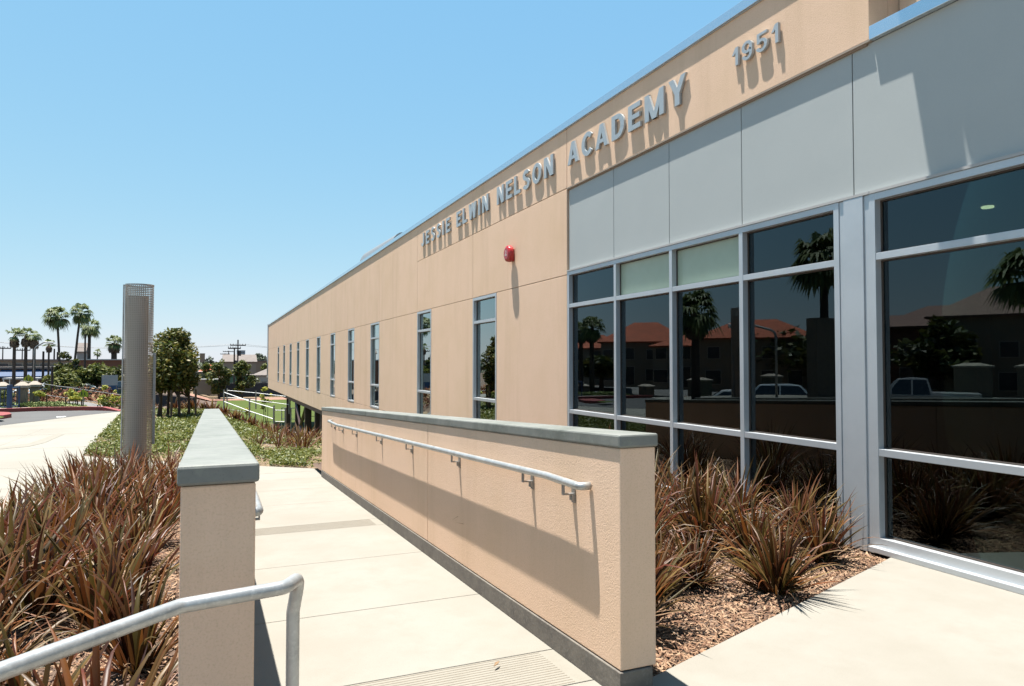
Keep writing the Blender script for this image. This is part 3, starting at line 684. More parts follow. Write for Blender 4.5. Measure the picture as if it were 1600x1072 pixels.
# raised letters, one mesh each
SK = .215
def _para(xb, xt, w, y0=0.0, y1=1.0): return [(xb, y0), (xb+w, y0), (xt+w, y1), (xt, y1)]
def _arc(cx, cy, rx, ry, a0, a1, s=SK, n=14):
    out = []
    for i in range(n):
        p, q = R(a0+(a1-a0)*i/n), R(a0+(a1-a0)*(i+1)/n)
        f = lambda t, k: (cx+math.cos(t)*(rx-k), cy+math.sin(t)*(ry-k*.92))
        out.append([f(p, 0), f(q, 0), f(q, s), f(p, s)])
    return out
def strokes(c):
    s = .165 if c.isdigit() else SK; r = lambda a, b, c_, d: [(a, b), (c_, b), (c_, d), (a, d)]
    if c == 'I': return [r(0, 0, s, 1)]
    if c == 'E': return [r(0, 0, s, 1), r(s, 0, .66, s*.88), r(s, .41, .61, .41+s*.84), r(s, 1-s*.88, .66, 1)]
    if c == 'F': return [r(0, 0, s, 1), r(s, .41, .58, .41+s*.84), r(s, 1-s*.88, .64, 1)]
    if c == 'L': return [r(0, 0, s, 1), r(s, 0, .62, s*.88)]
    if c == 'N': return [r(0, 0, s, 1), r(.78-s, 0, .78, 1), _para(.78-s-.04, .0, s+.04)]
    if c == 'M': return [r(0, 0, s, 1), r(.95-s, 0, .95, 1), _para(.475-s*.5, .0, s*.95), _para(.475-s*.45, .95-s*.95, s*.95)]
    if c == 'A': return [_para(0, .40-s*.5, s), _para(.80-s, .40-s*.5, s), r(.2, .2, .62, .2+s*.75)]
    if c == 'W': return [_para(.26-s*.5, 0, s), _para(.26-s*.5, .52-s*.5, s), _para(.78-s*.5, .52-s*.5, s), _para(.78-s*.5, 1.04-s, s)]
    if c == 'Y': return [r(.39-s/2, 0, .39+s/2, .45), _para(.39-s/2, 0, s, .40, 1), _para(.39-s/2, .78-s, s, .40, 1)]
    if c == 'D': return [r(0, 0, s, 1), r(s, 0, .36, s*.88), r(s, 1-s*.88, .36, 1)]+_arc(.34, .5, .40, .5, -90, 90)
    if c == 'O': return _arc(.41, .5, .41, .52, 0, 360, n=28)
    if c == 'C': return _arc(.41, .5, .41, .52, 42, 318, n=24)
    if c == 'J': return [r(.56-s, .27, .56, 1)]+_arc(.28, .28, .28, .30, 180, 360)
    if c == 'S': return _arc(.34, .735, .32, .285, 25, 270, n=18)+_arc(.34, .285, .34, .305, -155+360-360, 90, n=20)
    if c == '1': return [r(.22, 0, .22+s, 1), _para(.0, .22, s*.9, .62, 1)]
    if c == '9': return _arc(.31, .68, .31, .33, 0, 360, s, n=24)+[r(.62-s, .30, .62, .68)]+_arc(.31, .31, .31, .33, -165, 0, s)
    if c == '5': return [r(.06, 1-s*.85, .62, 1), r(.06, .46, .06+s*.9, 1-s*.85)]+_arc(.31, .33, .33, .35, -160, 128, s, n=20)
    if c == 'R': return [r(0, 0, s, 1), r(s, 1-s*.88, .38, 1), r(s, .42, .38, .42+s*.8)]+_arc(.38, .71, .30, .29, -90, 90)+[_para(.46, .30, s, 0, .45)]
def glyph(ch, h, depth, bold=0):
    V = []; F = []; wd = 0
    for k, poly in enumerate(strokes(ch)):
        # shoelace: keep every stroke counter-clockwise
        ar = sum(poly[i][0]*poly[(i+1) % len(poly)][1]-poly[(i+1) % len(poly)][0]*poly[i][1] for i in range(len(poly)))
        if ar < 0: poly = poly[::-1]
        b = len(V); n = len(poly); e = (k % 3)*.00025+(.0006 if k < 2 else 0)*0
        V += [(x*h, y*h, -e) for x, y in poly]+[(x*h, y*h, -depth) for x, y in poly]
        F += [tuple(b+i for i in range(n)), tuple(b+n+i for i in reversed(range(n)))]+[(b+i, b+n+i, b+n+(i+1) % n, b+(i+1) % n) for i in range(n)]
        wd = max(wd, max(x for x, _ in poly)*h)
    return V, F, wd
GL = {}
def word(txt, yl, yr, zb, h, so=.010, dp=.030, bold=.022, wf=1.0):
    items = []
    for ch in txt:
        if (ch, h) not in GL: GL[(ch, h)] = glyph(ch, h, dp, bold)
        items.append(GL[(ch, h)])
    tot = sum(i[2]*wf for i in items); gap = (yl-yr-tot)/(len(txt)-1)
    if wf == 1.0 and gap > .075*(h/.325): return word(txt, yl, yr, zb, h, so, dp, bold, min(1.28, 1+(gap-.06*(h/.325))*(len(txt)-1)/tot))
    y = yl
    for ch, (V, Fc, wd) in zip(txt, items):
        mb = MB().add([(D-so-dp-v[2], y-v[0]*wf, zb+v[1]) for v in V], Fc)
        B(mb, 'letter' if ch.isalpha() else 'numeral', 'letter')
        y -= wd*wf+gap
word('JESSIE', 17.22, 14.92, 4.45, .325)
word('ELWIN', 14.45, 12.55, 4.45, .325)
word('NELSON', 12.1, 9.76, 4.45, .325)
word('ACADEMY', 9.27, 6.42, 4.45, .325)
word('1951', 5.66, 5.02, 4.525, .185, bold=.018)

# fire alarm horn
fa = empty('fire_alarm', 'small red fire alarm horn on the tan wall between lettering and window', 'fire alarm', (D, 11.42, 3.42))
MB().box(-.045, 0, -.06, .06, -.115, .10).build('back_box', 'red', fa, bevel=.006)
MB().tube([(-.045, 0, .02), (-.06, 0, .02), (-.12, 0, .02), (-.14, 0, .02)], [.135, .15, .14, .10], 28).build('horn_cover', 'red', fa, smooth=False, bevel=.004)
mb = MB(); nn_ = 20
for i in range(nn_):
    a = 2*math.pi*i/nn_; b = 2*math.pi*(i+1)/nn_
    mb.add([(-.1425, math.cos(t)*r_, .045+math.sin(t)*r_) for t in (a, b) for r_ in (.028, .018)], [(0, 1, 3, 2)])
mb.build('ring_mark', 'white_plastic', fa)
yy = .048
for k, ch in enumerate('FIRE'):
    V, Fc, wd = glyph(ch, .032, .0015, .02)
    MB().add([(-.1415-v[2]-.0015, yy-v[0], -.022+v[1]) for v in V], Fc).build('lettering', 'white_plastic', fa); yy -= wd+.006

# ================================================================== LIGHT COLUMN
c0 = at_y(216.5, 12.6)
lc = empty('light_column', 'tall square-cut column of perforated steel mesh round an inner tube', 'light column', (c0, 12.6, -.38))
Hc = 3.12; r1 = .205; r2 = .150; n = 40
me = bpy.data.meshes.new('perforated_sleeve'); V = []; F = []; UV = []
for i in range(n+1):
    t = 2*math.pi*i/n
    V += [(math.cos(t)*r1, math.sin(t)*r1, 0), (math.cos(t)*r1, math.sin(t)*r1, Hc)]
F = [(2*i, 2*i+2, 2*i+3, 2*i+1) for i in range(n)]
me.from_pydata(V, [], F); uvl = me.uv_layers.new(name='UVMap')
for p in me.polygons:
    for li in p.loop_indices:
        vi = me.loops[li].vertex_index; uvl.data[li].uv = ((vi//2)/n*46, (vi % 2)*Hc/(2*math.pi*r1/46))
link('perforated_sleeve', me, 'perf', lc, smooth=True)
for z in (0, Hc): MB().tube([(0, 0, z-.012), (0, 0, z+.012)], r1+.004, 40, caps=False).build('sleeve_band', 'galv', lc)
MB().tube([(-.02, 0, 0), (-.02, 0, Hc-.17)], r2, 28).build('inner_tube', 'trim', lc, smooth=False)
MB().box(r1+.003, r1+.04, -.03, .03, .6, 2.05).build('side_plate', 'galv_bracket', lc)
MB().tube([(-r1-.012, -.05, 0), (-r1-.012, -.05, Hc)], .012, 8).build('edge_bar', 'galv', lc)

# ================================================================== BRONZE FLAX PLANTS
def blade_verts(L, w, lean, droop, seg=7, fold=.35, twist=0):
    """a strap leaf growing from the origin in the +x direction: lean from vertical at the base, droop adds bend"""
    V = []; x = z = 0; a = lean
    for i in range(seg+1):
        t = i/seg
        ww = w*(.55+.45*min(1, t*4))*(1-max(0, (t-.45)/.55)**1.6)
        ww = max(ww, .0006); f = fold*ww; tw = twist*t
        cy, sy = math.cos(tw), math.sin(tw)
        nx, nz = math.cos(a), -math.sin(a)
        V += [(x+nx*(f)+sy*ww/2*nx*.0, -ww/2*cy, z+nz*f), (x, 0, z), (x+nx*f, ww/2*cy, z+nz*f)]
        a += droop*(t**1.3)/seg*2.2; x += math.sin(a)*L/seg; z += math.cos(a)*L/seg
    F = []
    for i in range(seg):
        o = 3*i; F += [(o, o+1, o+4, o+3), (o+1, o+2, o+5, o+4)]
    return V, F
BLM = []
for i in range(22):
    lean = random.uniform(.04, .55); droop = random.uniform(.05, .75) if i % 3 else random.uniform(.9, 2.2)
    V, F = blade_verts(random.uniform(.78, 1.05), random.uniform(.028, .052), lean*.6, droop)
    me = bpy.data.meshes.new('leaf'); me.from_pydata(V, [], F); me.materials.append(MT['blade'])
    me.polygons.foreach_set('use_smooth', [True]*len(me.polygons)); BLM.append(me)
def flax(x, y, z, size, n, label, group, spread=.55, lod=0, wmul=1.0):
    rz = random.uniform(0, 6.28)
    e = empty('flax_plant', label, 'plant', (x, y, z), 0, group)
    if lod: Vs = []; Fs = []
    for k in range(n):
        az = random.uniform(0, 2*math.pi); tilt = abs(random.gauss(0, spread))*.9; tilt = min(tilt, 1.15)
        r = random.uniform(0, .07)*size; s = size*random.uniform(.62, 1.1)*(1-.12*tilt)
        bx, by = math.cos(az+random.uniform(-.6, .6))*r, math.sin(az)*r
        Mx = Matrix.Translation((bx, by, -.02)) @ Matrix.Rotation(az, 4, 'Z') @ Matrix.Rotation(tilt*.75, 4, 'Y') @ Matrix.Rotation(random.uniform(-.7, .7), 4, 'Z') @ Matrix.Diagonal((s, s*wmul, s, 1))
        if lod:
            V, F = blade_verts(1, random.uniform(.034, .062)*wmul, random.uniform(0, .4), random.uniform(.1, 1.0), seg=4)
            b = len(Vs); Vs += [tuple(Mx @ Vector(v)) for v in V]; Fs += [tuple(b+i for i in f) for f in F]
        else:
            o = bpy.data.objects.new('leaf', random.choice(BLM)); COL.objects.link(o); o.parent = e; o.matrix_local = Mx
    Vd = []; Fd = []
    for k in range(n//4):                                   # dry, collapsed leaves round the foot
        az = random.uniform(0, 6.28); s_ = size*random.uniform(.35, .7)
        V, F = blade_verts(1, random.uniform(.02, .045)*wmul, random.uniform(.7, 1.3), random.uniform(.3, .9), seg=4, twist=random.uniform(-2, 2))
        Mx = Matrix.Translation((0, 0, .03)) @ Matrix.Rotation(az, 4, 'Z') @ Matrix.Diagonal((s_, s_, s_*.7, 1))
        b = len(Vd); Vd += [tuple(Mx @ Vector(v)) for v in V]; Fd += [tuple(b+i for i in f) for f in F]
    me = bpy.data.meshes.new('dead_leaves'); me.from_pydata(Vd, [], Fd); link('dead_leaves', me, 'dead_blade', e)
    if lod:
        me = bpy.data.meshes.new('leaves'); me.from_pydata(Vs, [], Fs); link('leaves', me, 'blade_far', e, smooth=True)
    return e
rows = []
y = 2.25; k = 0
while y < 12.0:
    for x in ((-1.50, -.98, -.42) if k % 2 else (-1.62, -1.2, -.66)):
        xx = x+random.uniform(-.1, .1); yy = y+random.uniform(-.14, .14)
        if math.hypot(xx-c0, yy-12.6) > .55: rows.append((xx, yy))
    y += .60; k += 1
GFL = 'bronze flax plants in the bed left of the ramp'
ORD = 'first second third fourth fifth sixth seventh eighth ninth tenth eleventh twelfth thirteenth fourteenth fifteenth sixteenth seventeenth eighteenth nineteenth twentieth twenty-first twenty-second twenty-third twenty-fourth twenty-fifth twenty-sixth twenty-seventh twenty-eighth twenty-ninth thirtieth'.split()
cnt_ = {}
for i, (x, y) in enumerate(rows):
    near = y < 5.6
    side = 'beside the plaza edge' if x < -1.35 else ('along the left ramp wall' if x > -.72 else 'in the middle of the left bed')
    k = cnt_[side] = cnt_.get(side, -1)+1
    flax(x, y, Hn(y)-.03, random.uniform(.56, .78) if x > -.7 else random.uniform(.68, .90), 66 if near else 52, 'bronze flax '+side+', '+ORD[k]+' back from the pipe rail', GFL, lod=0 if near else 1, wmul=1.0 if near else .9, spread=.5)
GFR = 'bronze flax plants in front of the window wall'
rb = [(3.45, 3.62, .78, 'bushy bronze flax standing alone near the slab edge, centre of right bed'),
      (4.32, 4.08, .74, 'bronze flax in the corner by the grey mullion cover, blades over the slab'),
      (2.25, 3.52, .86, 'bronze flax close behind the end of the right ramp wall'),
      (2.95, 4.55, .80, 'bronze flax between the ramp wall end and the windows'),
      (3.75, 4.75, .80, 'bronze flax just below the third window bay'),
      (4.45, 5.15, .74, 'bronze flax against the glass of the right-hand window bay'),
      (3.05, 3.98, .62, 'small bronze flax in the gap left of the lone front plant'),
      (3.85, 4.28, .68, 'bronze flax squeezed just behind the lone front plant'),
      (4.62, 4.62, .66, 'bronze flax right at the foot of the grey mullion cover'),
      (2.62, 5.15, .74, 'bronze flax in the second row off the ramp wall, mid bed'),
      (3.35, 5.15, .76, 'bronze flax in the very middle of the right bed'),
      (4.05, 5.45, .72, 'bronze flax one step in front of the fourth window bay'),
      (4.62, 5.9, .68, 'bronze flax touching the glass beside the second mullion'),
      (2.75, 3.95, .62, 'low bronze flax between the wall-end plant and the gap plant'),
      (2.25, 4.75, .82, 'bronze flax half hidden behind the right ramp wall'),
      (3.2, 5.7, .82, 'bronze flax in the middle row below the second window bay'),
      (4.15, 6.1, .78, 'bronze flax near the glass of the third window bay'),
      (2.5, 6.2, .8, 'bronze flax behind the ramp wall, second from its end'),
      (3.4, 7.0, .8, 'bronze flax deeper in the right bed behind the wall cap'),
      (4.3, 7.4, .76, 'bronze flax near the glass of the leftmost window bay'),
      (2.6, 7.8, .76, 'bronze flax far down the right bed behind the wall'),
      (3.7, 8.5, .74, 'last bronze flax of the right bed before the stucco wall')]
for x, y, s, lb in rb: flax(x, y, -.02, s*(.86 if y < 4.2 else 1.02), 150 if y < 6 else 90, lb, GFR, spread=.72, lod=0 if y < 6 else 1, wmul=.74)
# flax rows running along the crest of the bank
GFH = 'bronze flax row along the crest of the bank'
for i in range(30):
    t = i/29; X = -1.4+t*4.9; Y = 31.0-2.6*max(0, X)-.3+random.uniform(-.35, .35); X += random.uniform(-.2, .2)
    flax(X, Y, H(X, Y)-.02, random.uniform(.48, .66), 34, 'red-bronze flax above the playing field, '+ORD[i]+' in the row from the left', GFH, lod=1, wmul=1.5, spread=.8)
sp_ = sorted((1.0+3.4*random.random(), random.uniform(-.8, 2.4)) for _ in range(16))
for i, (X, dy) in enumerate(sp_):
    Y = 17.2-.25*X+dy
    flax(X, Y, H(X, Y)-.02, random.uniform(.5, .75), 26, 'straggly bronze flax on the dry bark bank, '+ORD[i]+' from the left', 'straggly flax on the lower bank', lod=1, wmul=1.0, spread=.9)

# ------------------------------------------------------------------ ground cover
def scatter(n, fx, seed): 
    g_ = np.random.default_rng(seed); out = []
    while len(out) < n:
        x, y = fx(g_)
        if x is not None: out.append((x, y))
    return out
def gcf(g_):
    y = 12.9+g_.random()**1.3*19.5; x = g_.uniform(-3.3, 4.9)
    ymn = float(np.interp(x, [-3.3, -2.37, -1.58, .8, 1.9, 2.6, 4.9], [29, 16.7, 15.75, 13.8, 12.9, 12.9, 12.9]))
    if x < -2.37 and x < GC(y): return None, None
    if y < ymn+.03 or y > 31.0-2.6*max(0, x): return None, None
    if 1.0 < x < 4.6 and 15.9-.2*x < y < 18.6-.25*x and g_.random() < .93: return None, None      # bare bark strip
    v = noise.noise(Vector((x*.9, y*.55, 3)))
    if v > .10 and g_.random() < .85: return None, None
    return x, y
pts = scatter(95000, gcf, 21)
P = np.array([(x, y, H(x, y)+.02+abs(rng.normal(0, .05))+.05*max(0, noise.noise(Vector((x*2, y*1.5, 9))))) for x, y in pts])
sz = .044+.0018*np.clip(P[:, 1]-13, 0, 20)
o = link('ground_cover', leaf_mesh('ground_cover', P, sz, .9, .7, 5), 'ivy'); tag(o, 'low green leafy ground cover between the walk and the field', 'ground cover', kind='stuff')
strip('bark_bank', rangef(12.95, 33, .4), lambda y: max(GC(y), -3.3)+.0, lambda y: 4.9 if y < 19.5 else 4.9, H, 'dry', -.02, 24)
# rough tufts on the grass verge
pts = [(rng.uniform(-38, -3), 36.0+rng.random()**2.2*5) for _ in range(26000)]
P = np.array([(x, y, H(x, y)+.03+rng.uniform(0, .16 if y < 37 else .08)) for x, y in pts])
tag(link('verge_grass', leaf_mesh('verge_grass', P, np.full(len(P), .16), .2, .3, 6), mat('verge_blade', (.1, .15, .03), .8, rnd=[(.06, .10, .022), (.13, .18, .045), (.23, .23, .09)], island=True)), 'rough tufted grass behind the red curb', 'grass', kind='stuff')
pts = [(rng.uniform(-34, -2), rng.uniform(49, 60)) for _ in range(15000)]
P = np.array([(x, y, H(x, y)+.05+rng.uniform(0, .75)*abs(noise.noise(Vector((x*.4, y*.3, 2))))*2) for x, y in pts])
tag(link('dry_shrubs', leaf_mesh('dry_shrubs', P, np.full(len(P), .26), .2, .5, 7), 'shrub_red'), 'reddish dry shrubs in the bed before the street', 'shrubs', kind='stuff')

# ================================================================== TREES
def crown_pts(g_, blobs, n):
    w = np.array([b[3]**2 for b in blobs]); w = w/w.sum(); idx = g_.choice(len(blobs), n, p=w); out = np.empty((n, 3))
    d = g_.normal(size=(n, 3)); d /= np.linalg.norm(d, axis=1)[:, None]
    rr = g_.uniform(.25, 1, n)**.45
    for i in range(n):
        b = blobs[idx[i]]; out[i] = (b[0]+d[i, 0]*rr[i]*b[3], b[1]+d[i, 1]*rr[i]*b[3], b[2]+d[i, 2]*rr[i]*b[3]*.85)
    return out
def tree(name, label, x, y, h, cw, trunk_h, m='leaf_mid', n=2600, leaf=.22, trunks=1, group=None, seed=0, z=None, stakes=0, tr=.09, sparse=False):
    g_ = np.random.default_rng(seed); rd = random.Random(seed)
    z = H(x, y)-.05 if z is None else z
    e = empty(name, label, 'tree', (x, y, z), 0, group)
    ch = h-trunk_h; nb = 9 if sparse else (44 if leaf < .15 else 26); blobs = []
    for i in range(nb):
        t = rd.random(); a = rd.uniform(0, 6.28); env = math.sin(math.pi*(.16+.80*t))**.9
        r = cw/2*env*rd.uniform(.25, .78); br = cw*rd.uniform(.13, .24)*(1-.25*t)
        blobs.append((math.cos(a)*r, math.sin(a)*r, trunk_h+br*.6+t*(ch-br*1.5), br))
    link('crown', leaf_mesh('crown', crown_pts(g_, blobs, n), np.full(n, leaf), .4, .55, seed), m, e)
    mb = MB()
    for k in range(trunks):
        a = 6.28*k/max(1, trunks)+.4; ox = .0 if trunks == 1 else math.cos(a)*.5; oy = 0 if trunks == 1 else math.sin(a)*.5
        top = (ox*.8+rd.uniform(-.1, .1), oy*.8, trunk_h+ch*.45)
        mb.tube([(ox, oy, 0), (ox+rd.uniform(-.06, .06), oy, trunk_h*.5), top], [tr, tr*.8, tr*.4], 8)
        for b in rd.sample(blobs, min(5, nb)):
            mb.tube([(ox*.9, oy*.9, trunk_h*.85), ((ox+b[0])/2, (oy+b[1])/2, (trunk_h+b[2])/2), b[:3]], [tr*.5, tr*.35, tr*.15], 5, caps=False)
    mb.build('trunk', 'bark', e, smooth=True)
    for k in range(stakes):
        a = 6.28*k/stakes+.9; rs = .32 if trunks == 1 else .75
        MB().tube([(math.cos(a)*rs, math.sin(a)*rs, 0), (math.cos(a)*rs, math.sin(a)*rs, trunk_h*1.15)], .03 if trunks == 1 else .04, 6).build('stake', 'stake', e)
    return e
# the staked clump next to the left wall
xt = at_y(272, 27.0)
tree('evergreen_tree', 'dense dark evergreen clump on staked stems beside the mesh column', xt, 27.0, 3.2, 2.5, .9, 'leaf_olive', 13000, .13, trunks=4, seed=11, stakes=5, tr=.055)

TR = lambda px, Y, top, w, th, m, lab, sd, n=1500, leaf=.5, nm='street_tree', grp=None, tr=.15: tree(nm, lab, at_y(px, Y), Y, None or (1.5+(568-top)/F_PX*Y*1.0-H(at_y(px, Y), Y)), w, th, m, n, leaf, seed=sd, group=grp, tr=tr)
TR(100, 66, 572, 3.6, .5, 'leaf_mid', 'round dark green bush under the two tallest palms', 31, 2600, .3, 'bush')
TR(117, 70, 560, 2.4, .6, 'leaf_dark', 'tall dark ivy-like bush right beside the tallest palm trunks', 32, 2200, .3, 'bush')
TR(100, 72, 549, 2.0, .5, 'leaf_dark', 'narrow dark growth climbing the left of the tall palms', 33, 1200, .3, 'bush')
TR(152, 70, 564, 3.4, 1.2, 'leaf_mid', 'round green tree in front of the brown building, left one', 34, 2800, .32)
TR(174, 74, 570, 3.2, 1.2, 'leaf_mid', 'smaller green tree before the brown building, right of the round one', 35, 1600, .32)
TR(192, 68, 567, 2.6, 1.0, 'leaf_dark', 'dark green tree partly behind the mesh column', 36, 1800, .3)
TR(343, 118, 559, 4.4, .9, 'leaf_mid', 'bright green street tree left of the wooden utility pole', 37, 2600, .42)
TR(379, 118, 561, 4.2, .9, 'leaf_mid', 'bright green street tree right of the wooden utility pole', 38, 2600, .42)
TR(395, 126, 583, 3.0, .5, 'leaf_dark', 'low dark green bush before the green building', 39, 1200, .42, 'bush')
TR(322, 130, 566, 4, 1, 'leaf_mid', 'pale green tree just behind the evergreen clump', 40, 1500, .45)
TR(404, 190, 550, 9, 2, 'leaf_far', 'hazy grey-green tree at the building end on the skyline', 41, 1700, .8)
TR(417, 150, 566, 4.5, 1.0, 'leaf_mid', 'small yellow-green tree touching the far end of the building', 42, 1200, .5)
TR(356, 210, 556, 4, 1, 'leaf_far', 'dark narrow tree between the utility poles', 43, 700, .7)
TR(327, 240, 556, 6, 1, 'leaf_far', 'dark skyline tree over the orange house', 44, 900, .8)
# young staked trees with yellow leaves
for i, (px, Y, top, m, lb) in enumerate(((64, 37.5, 603, 'leaf_yellow', 'young yellow-leaved sapling nearest the stone pillars'), (113, 38, 601, 'leaf_yellow', 'young yellow-leaved sapling left of the second school sign'), (119, 36.5, 612, 'leaf_yellow', 'shorter sapling beside the second school sign'),
        (163, 37, 598, 'leaf_yellow', 'young sapling left of the white sign board'), (167, 36.2, 612, 'leaf_mid', 'green sapling below the white sign board'), (179, 38, 603, 'leaf_yellow', 'orange-leaved sapling right of the white sign board'), (196, 37.5, 604, 'leaf_yellow', 'young sapling hidden partly by the mesh column'),
        (9, 36, 604, 'leaf_mid', 'small bushy tree behind the blue fence post'))):
    tree('young_tree', lb, at_y(px, Y), Y, 1.5-(top-568)/F_PX*Y-H(at_y(px, Y), Y)+.1, .62, .45, m, 240, .13, group='young staked trees by the drive', seed=60+i, stakes=2, tr=.018, sparse=True)
tree('young_tree', 'young yellow-green staked tree on the playing field slope', at_y(384, 47), 47, 2.9, 1.3, .9, 'leaf_yellow', 700, .17, seed=71, stakes=2, tr=.03, sparse=True)
tree('young_tree', 'young staked tree at the field edge below the far building end', at_y(416, 70), 70, 3.6, 1.4, 1.2, 'leaf_yellow', 400, .22, seed=72, stakes=2, tr=.03, sparse=True)
# distant masses
pts = [(x, 330+rng.uniform(-20, 20)) for x in np.linspace(-330, 130, 9000)]
P = np.array([(x, y, -3+rng.random()*(5.2+3.2*noise.noise(Vector((x*.025, 0, 4)))+1.5*noise.noise(Vector((x*.12, 0, 4))))) for x, y in pts])
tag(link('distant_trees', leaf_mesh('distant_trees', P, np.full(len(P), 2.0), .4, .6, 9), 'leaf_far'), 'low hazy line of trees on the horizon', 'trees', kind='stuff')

# palms ---------------------------------------------------------------
def fan(V, F, base, d, L, w, droop, g_):
    """one fan frond: petiole then spread blades"""
    d = Vector(d).normalized(); side = d.cross(Vector((0, 0, 1)))
    side = side.normalized() if side.length > .01 else Vector((1, 0, 0)); nrm = side.cross(d)
    hub = Vector(base)+d*L*.5
    b = len(V); V += [tuple(Vector(base)+side*.02), tuple(Vector(base)-side*.02), tuple(hub-side*.02), tuple(hub+side*.02)]; F.append((b, b+1, b+2, b+3))
    nb = 9
    for k in range(nb):
        t = (k/(nb-1)-.5)*2.5
        dd = d*math.cos(t)+side*math.sin(t); l = L*.62*(.75+.25*math.cos(t))*g_.uniform(.85, 1.1)
        mid = hub+dd*l*.6; tip = hub+dd*l+Vector((0, 0, -droop*l*1.5)); s2 = nrm.cross(dd).normalized()*w
        b = len(V); V += [tuple(hub), tuple(mid+s2), tuple(tip), tuple(mid-s2)]; F.append((b, b+1, b+2, b+3))
def palm(x, y, h, cr, skirt, label, group=None, tr=.2, seed=0, z=None, lean=0, nf=46, lod=1, full=.25):
    g_ = random.Random(seed); z = H(x, y)-.05 if z is None else z
    e = empty('palm_tree', label, 'palm tree', (x, y, z), 0, group)
    hx = h*lean
    MB().tube([(0, 0, 0), (hx*.2, 0, h*.35), (hx*.6, 0, h*.7), (hx, 0, h)], [tr*1.15, tr, tr*.9, tr*.85], 10).build('trunk', 'palm_bark', e, smooth=True)
    V = []; F = []
    for k in range(nf):
        az = g_.uniform(0, 6.28); el = g_.uniform(-.35-.85*full, 1.35); L = cr*g_.uniform(.75, 1.05)
        d = (math.cos(az)*math.cos(el), math.sin(az)*math.cos(el), math.sin(el)); fan(V, F, (hx, 0, h), d, L, cr*.055, .35, g_)
    me = bpy.data.meshes.new('crown'); me.from_pydata(V, [], F); link('crown', me, 'frond', e)
    if skirt:
        V = []; F = []
        for k in range(60):
            az = g_.uniform(0, 6.28); t = g_.random(); b = (hx+math.cos(az)*tr, math.sin(az)*tr, h-.05-skirt*.5*t)
            o_w = .55*math.sin(math.pi*(.25+.6*t)); d = (math.cos(az)*o_w, math.sin(az)*o_w, -1); fan(V, F, b, d, skirt*.42, cr*.045, .1, g_)
        me = bpy.data.meshes.new('frond_skirt'); me.from_pydata(V, [], F); link('frond_skirt', me, 'dead_frond', e)
    return e
def PM(px, Y, top, crpx, skirtpx, lab, sd, lean=0, trpx=5, **k):
    X = at_y(px, Y); s = Y/F_PX/math.cos(math.atan((px-800)/F_PX)+YAW)*1.0
    s = (Vector((X, Y, 0)).dot(Vector((math.sin(YAW), math.cos(YAW), 0))))/F_PX
    cr = crpx*s*1.22; h = 1.5+(568-top)*s-H(X, Y)-cr*.62
    return palm(X, Y, h, cr, skirtpx*s, lab, 'fan palms beyond the drive', tr=trpx*s/2, seed=sd, lean=lean, **k)
PM(22, 80, 513, 14, 20, 'leftmost fan palm of the row by the blue awnings', 1, nf=15, full=.0)
PM(40, 80, 513, 13, 20, 'second fan palm of the row by the blue awnings', 2, nf=15, full=.0)
PM(53, 80, 517, 13, 19, 'third fan palm of the row, behind the first yellow sign', 3, nf=15, full=.0)
PM(76, 92, 530, 9, 14, 'shorter slender fan palm right of the street row', 4, trpx=3, nf=15, full=.0)
PM(95, 88, 481, 17, 6, 'very tall fan palm, left one of the leaning pair', 5, lean=-.05, trpx=3.6, nf=60, full=1)
PM(114, 88, 476, 15, 3, 'tallest fan palm, right one of the leaning pair', 6, lean=.07, trpx=3.6, nf=54, full=1)
PM(139, 95, 499, 15, 14, 'stout fan palm with long brown skirt above the brown building', 7, trpx=5, nf=50, full=.9)
PM(178, 110, 526, 12, 18, 'short shaggy fan palm left of the mesh column', 8, trpx=9, nf=44, full=.9)
PM(152, 160, 546, 6, 0, 'tiny round palm far behind the brown building', 9, trpx=2, nf=24, full=.9)

# ================================================================== BUILDINGS FAR AWAY
def house(name, label, x, y, w, d, h, mw, mr, rot=0, roof='flat', rh=.8, wins=(), z=None, over=.25, cat='building', group=None, doors=()):
    """front faces the camera (-y local). wins=(x,z,w,h) from the left corner and the base"""
    z = H(x, y)-.2 if z is None else z
    e = empty(name, label, cat, (x, y, z), rot, group)
    MB().box(0, w, 0, d, 0, h).build('wall', mw, e)
    if roof == 'flat': MB().box(-over, w+over, -over, d+over, h+.002, h+rh*.3).build('roof', mr, e)
    elif roof == 'gable':
        MB().add([(-over, -over, h), (w+over, -over, h), (w+over, d+over, h), (-over, d+over, h), (-over, d/2, h+rh), (w+over, d/2, h+rh),
                  (-over, -over, h-.12), (w+over, -over, h-.12), (w+over, d+over, h-.12), (-over, d+over, h-.12)],
                 [(0, 1, 5, 4), (2, 3, 4, 5), (0, 4, 3), (1, 2, 5), (6, 9, 8, 7), (0, 6, 7, 1), (1, 7, 8, 2), (2, 8, 9, 3), (3, 9, 6, 0)]).build('roof', mr, e)
    else:
        k = min(d/2, w/2)*.8
        MB().add([(-over, -over, h), (w+over, -over, h), (w+over, d+over, h), (-over, d+over, h), (k, d/2, h+rh), (w-k, d/2, h+rh),
                  (-over, -over, h-.15), (w+over, -over, h-.15), (w+over, d+over, h-.15), (-over, d+over, h-.15)],
                 [(0, 1, 5, 4), (1, 2, 5), (2, 3, 4, 5), (3, 0, 4), (6, 9, 8, 7), (0, 6, 7, 1), (1, 7, 8, 2), (2, 8, 9, 3), (3, 9, 6, 0)]).build('roof', mr, e)
    for (a, b, ww, hh) in wins:
        f = MB().box(a-.08, a+ww+.08, -.07, .05, b-.08, b+hh+.08).build('window', 'trim', e)
        MB().box(a, a+ww, -.085, -.02, b, b+hh).build('pane', 'win_dark', f)
    return e
RV = -YAW
def HX(px, Y): return at_y(px, Y)
hw = lambda x0, x1, Y: HX(x1, Y)-HX(x0, Y)
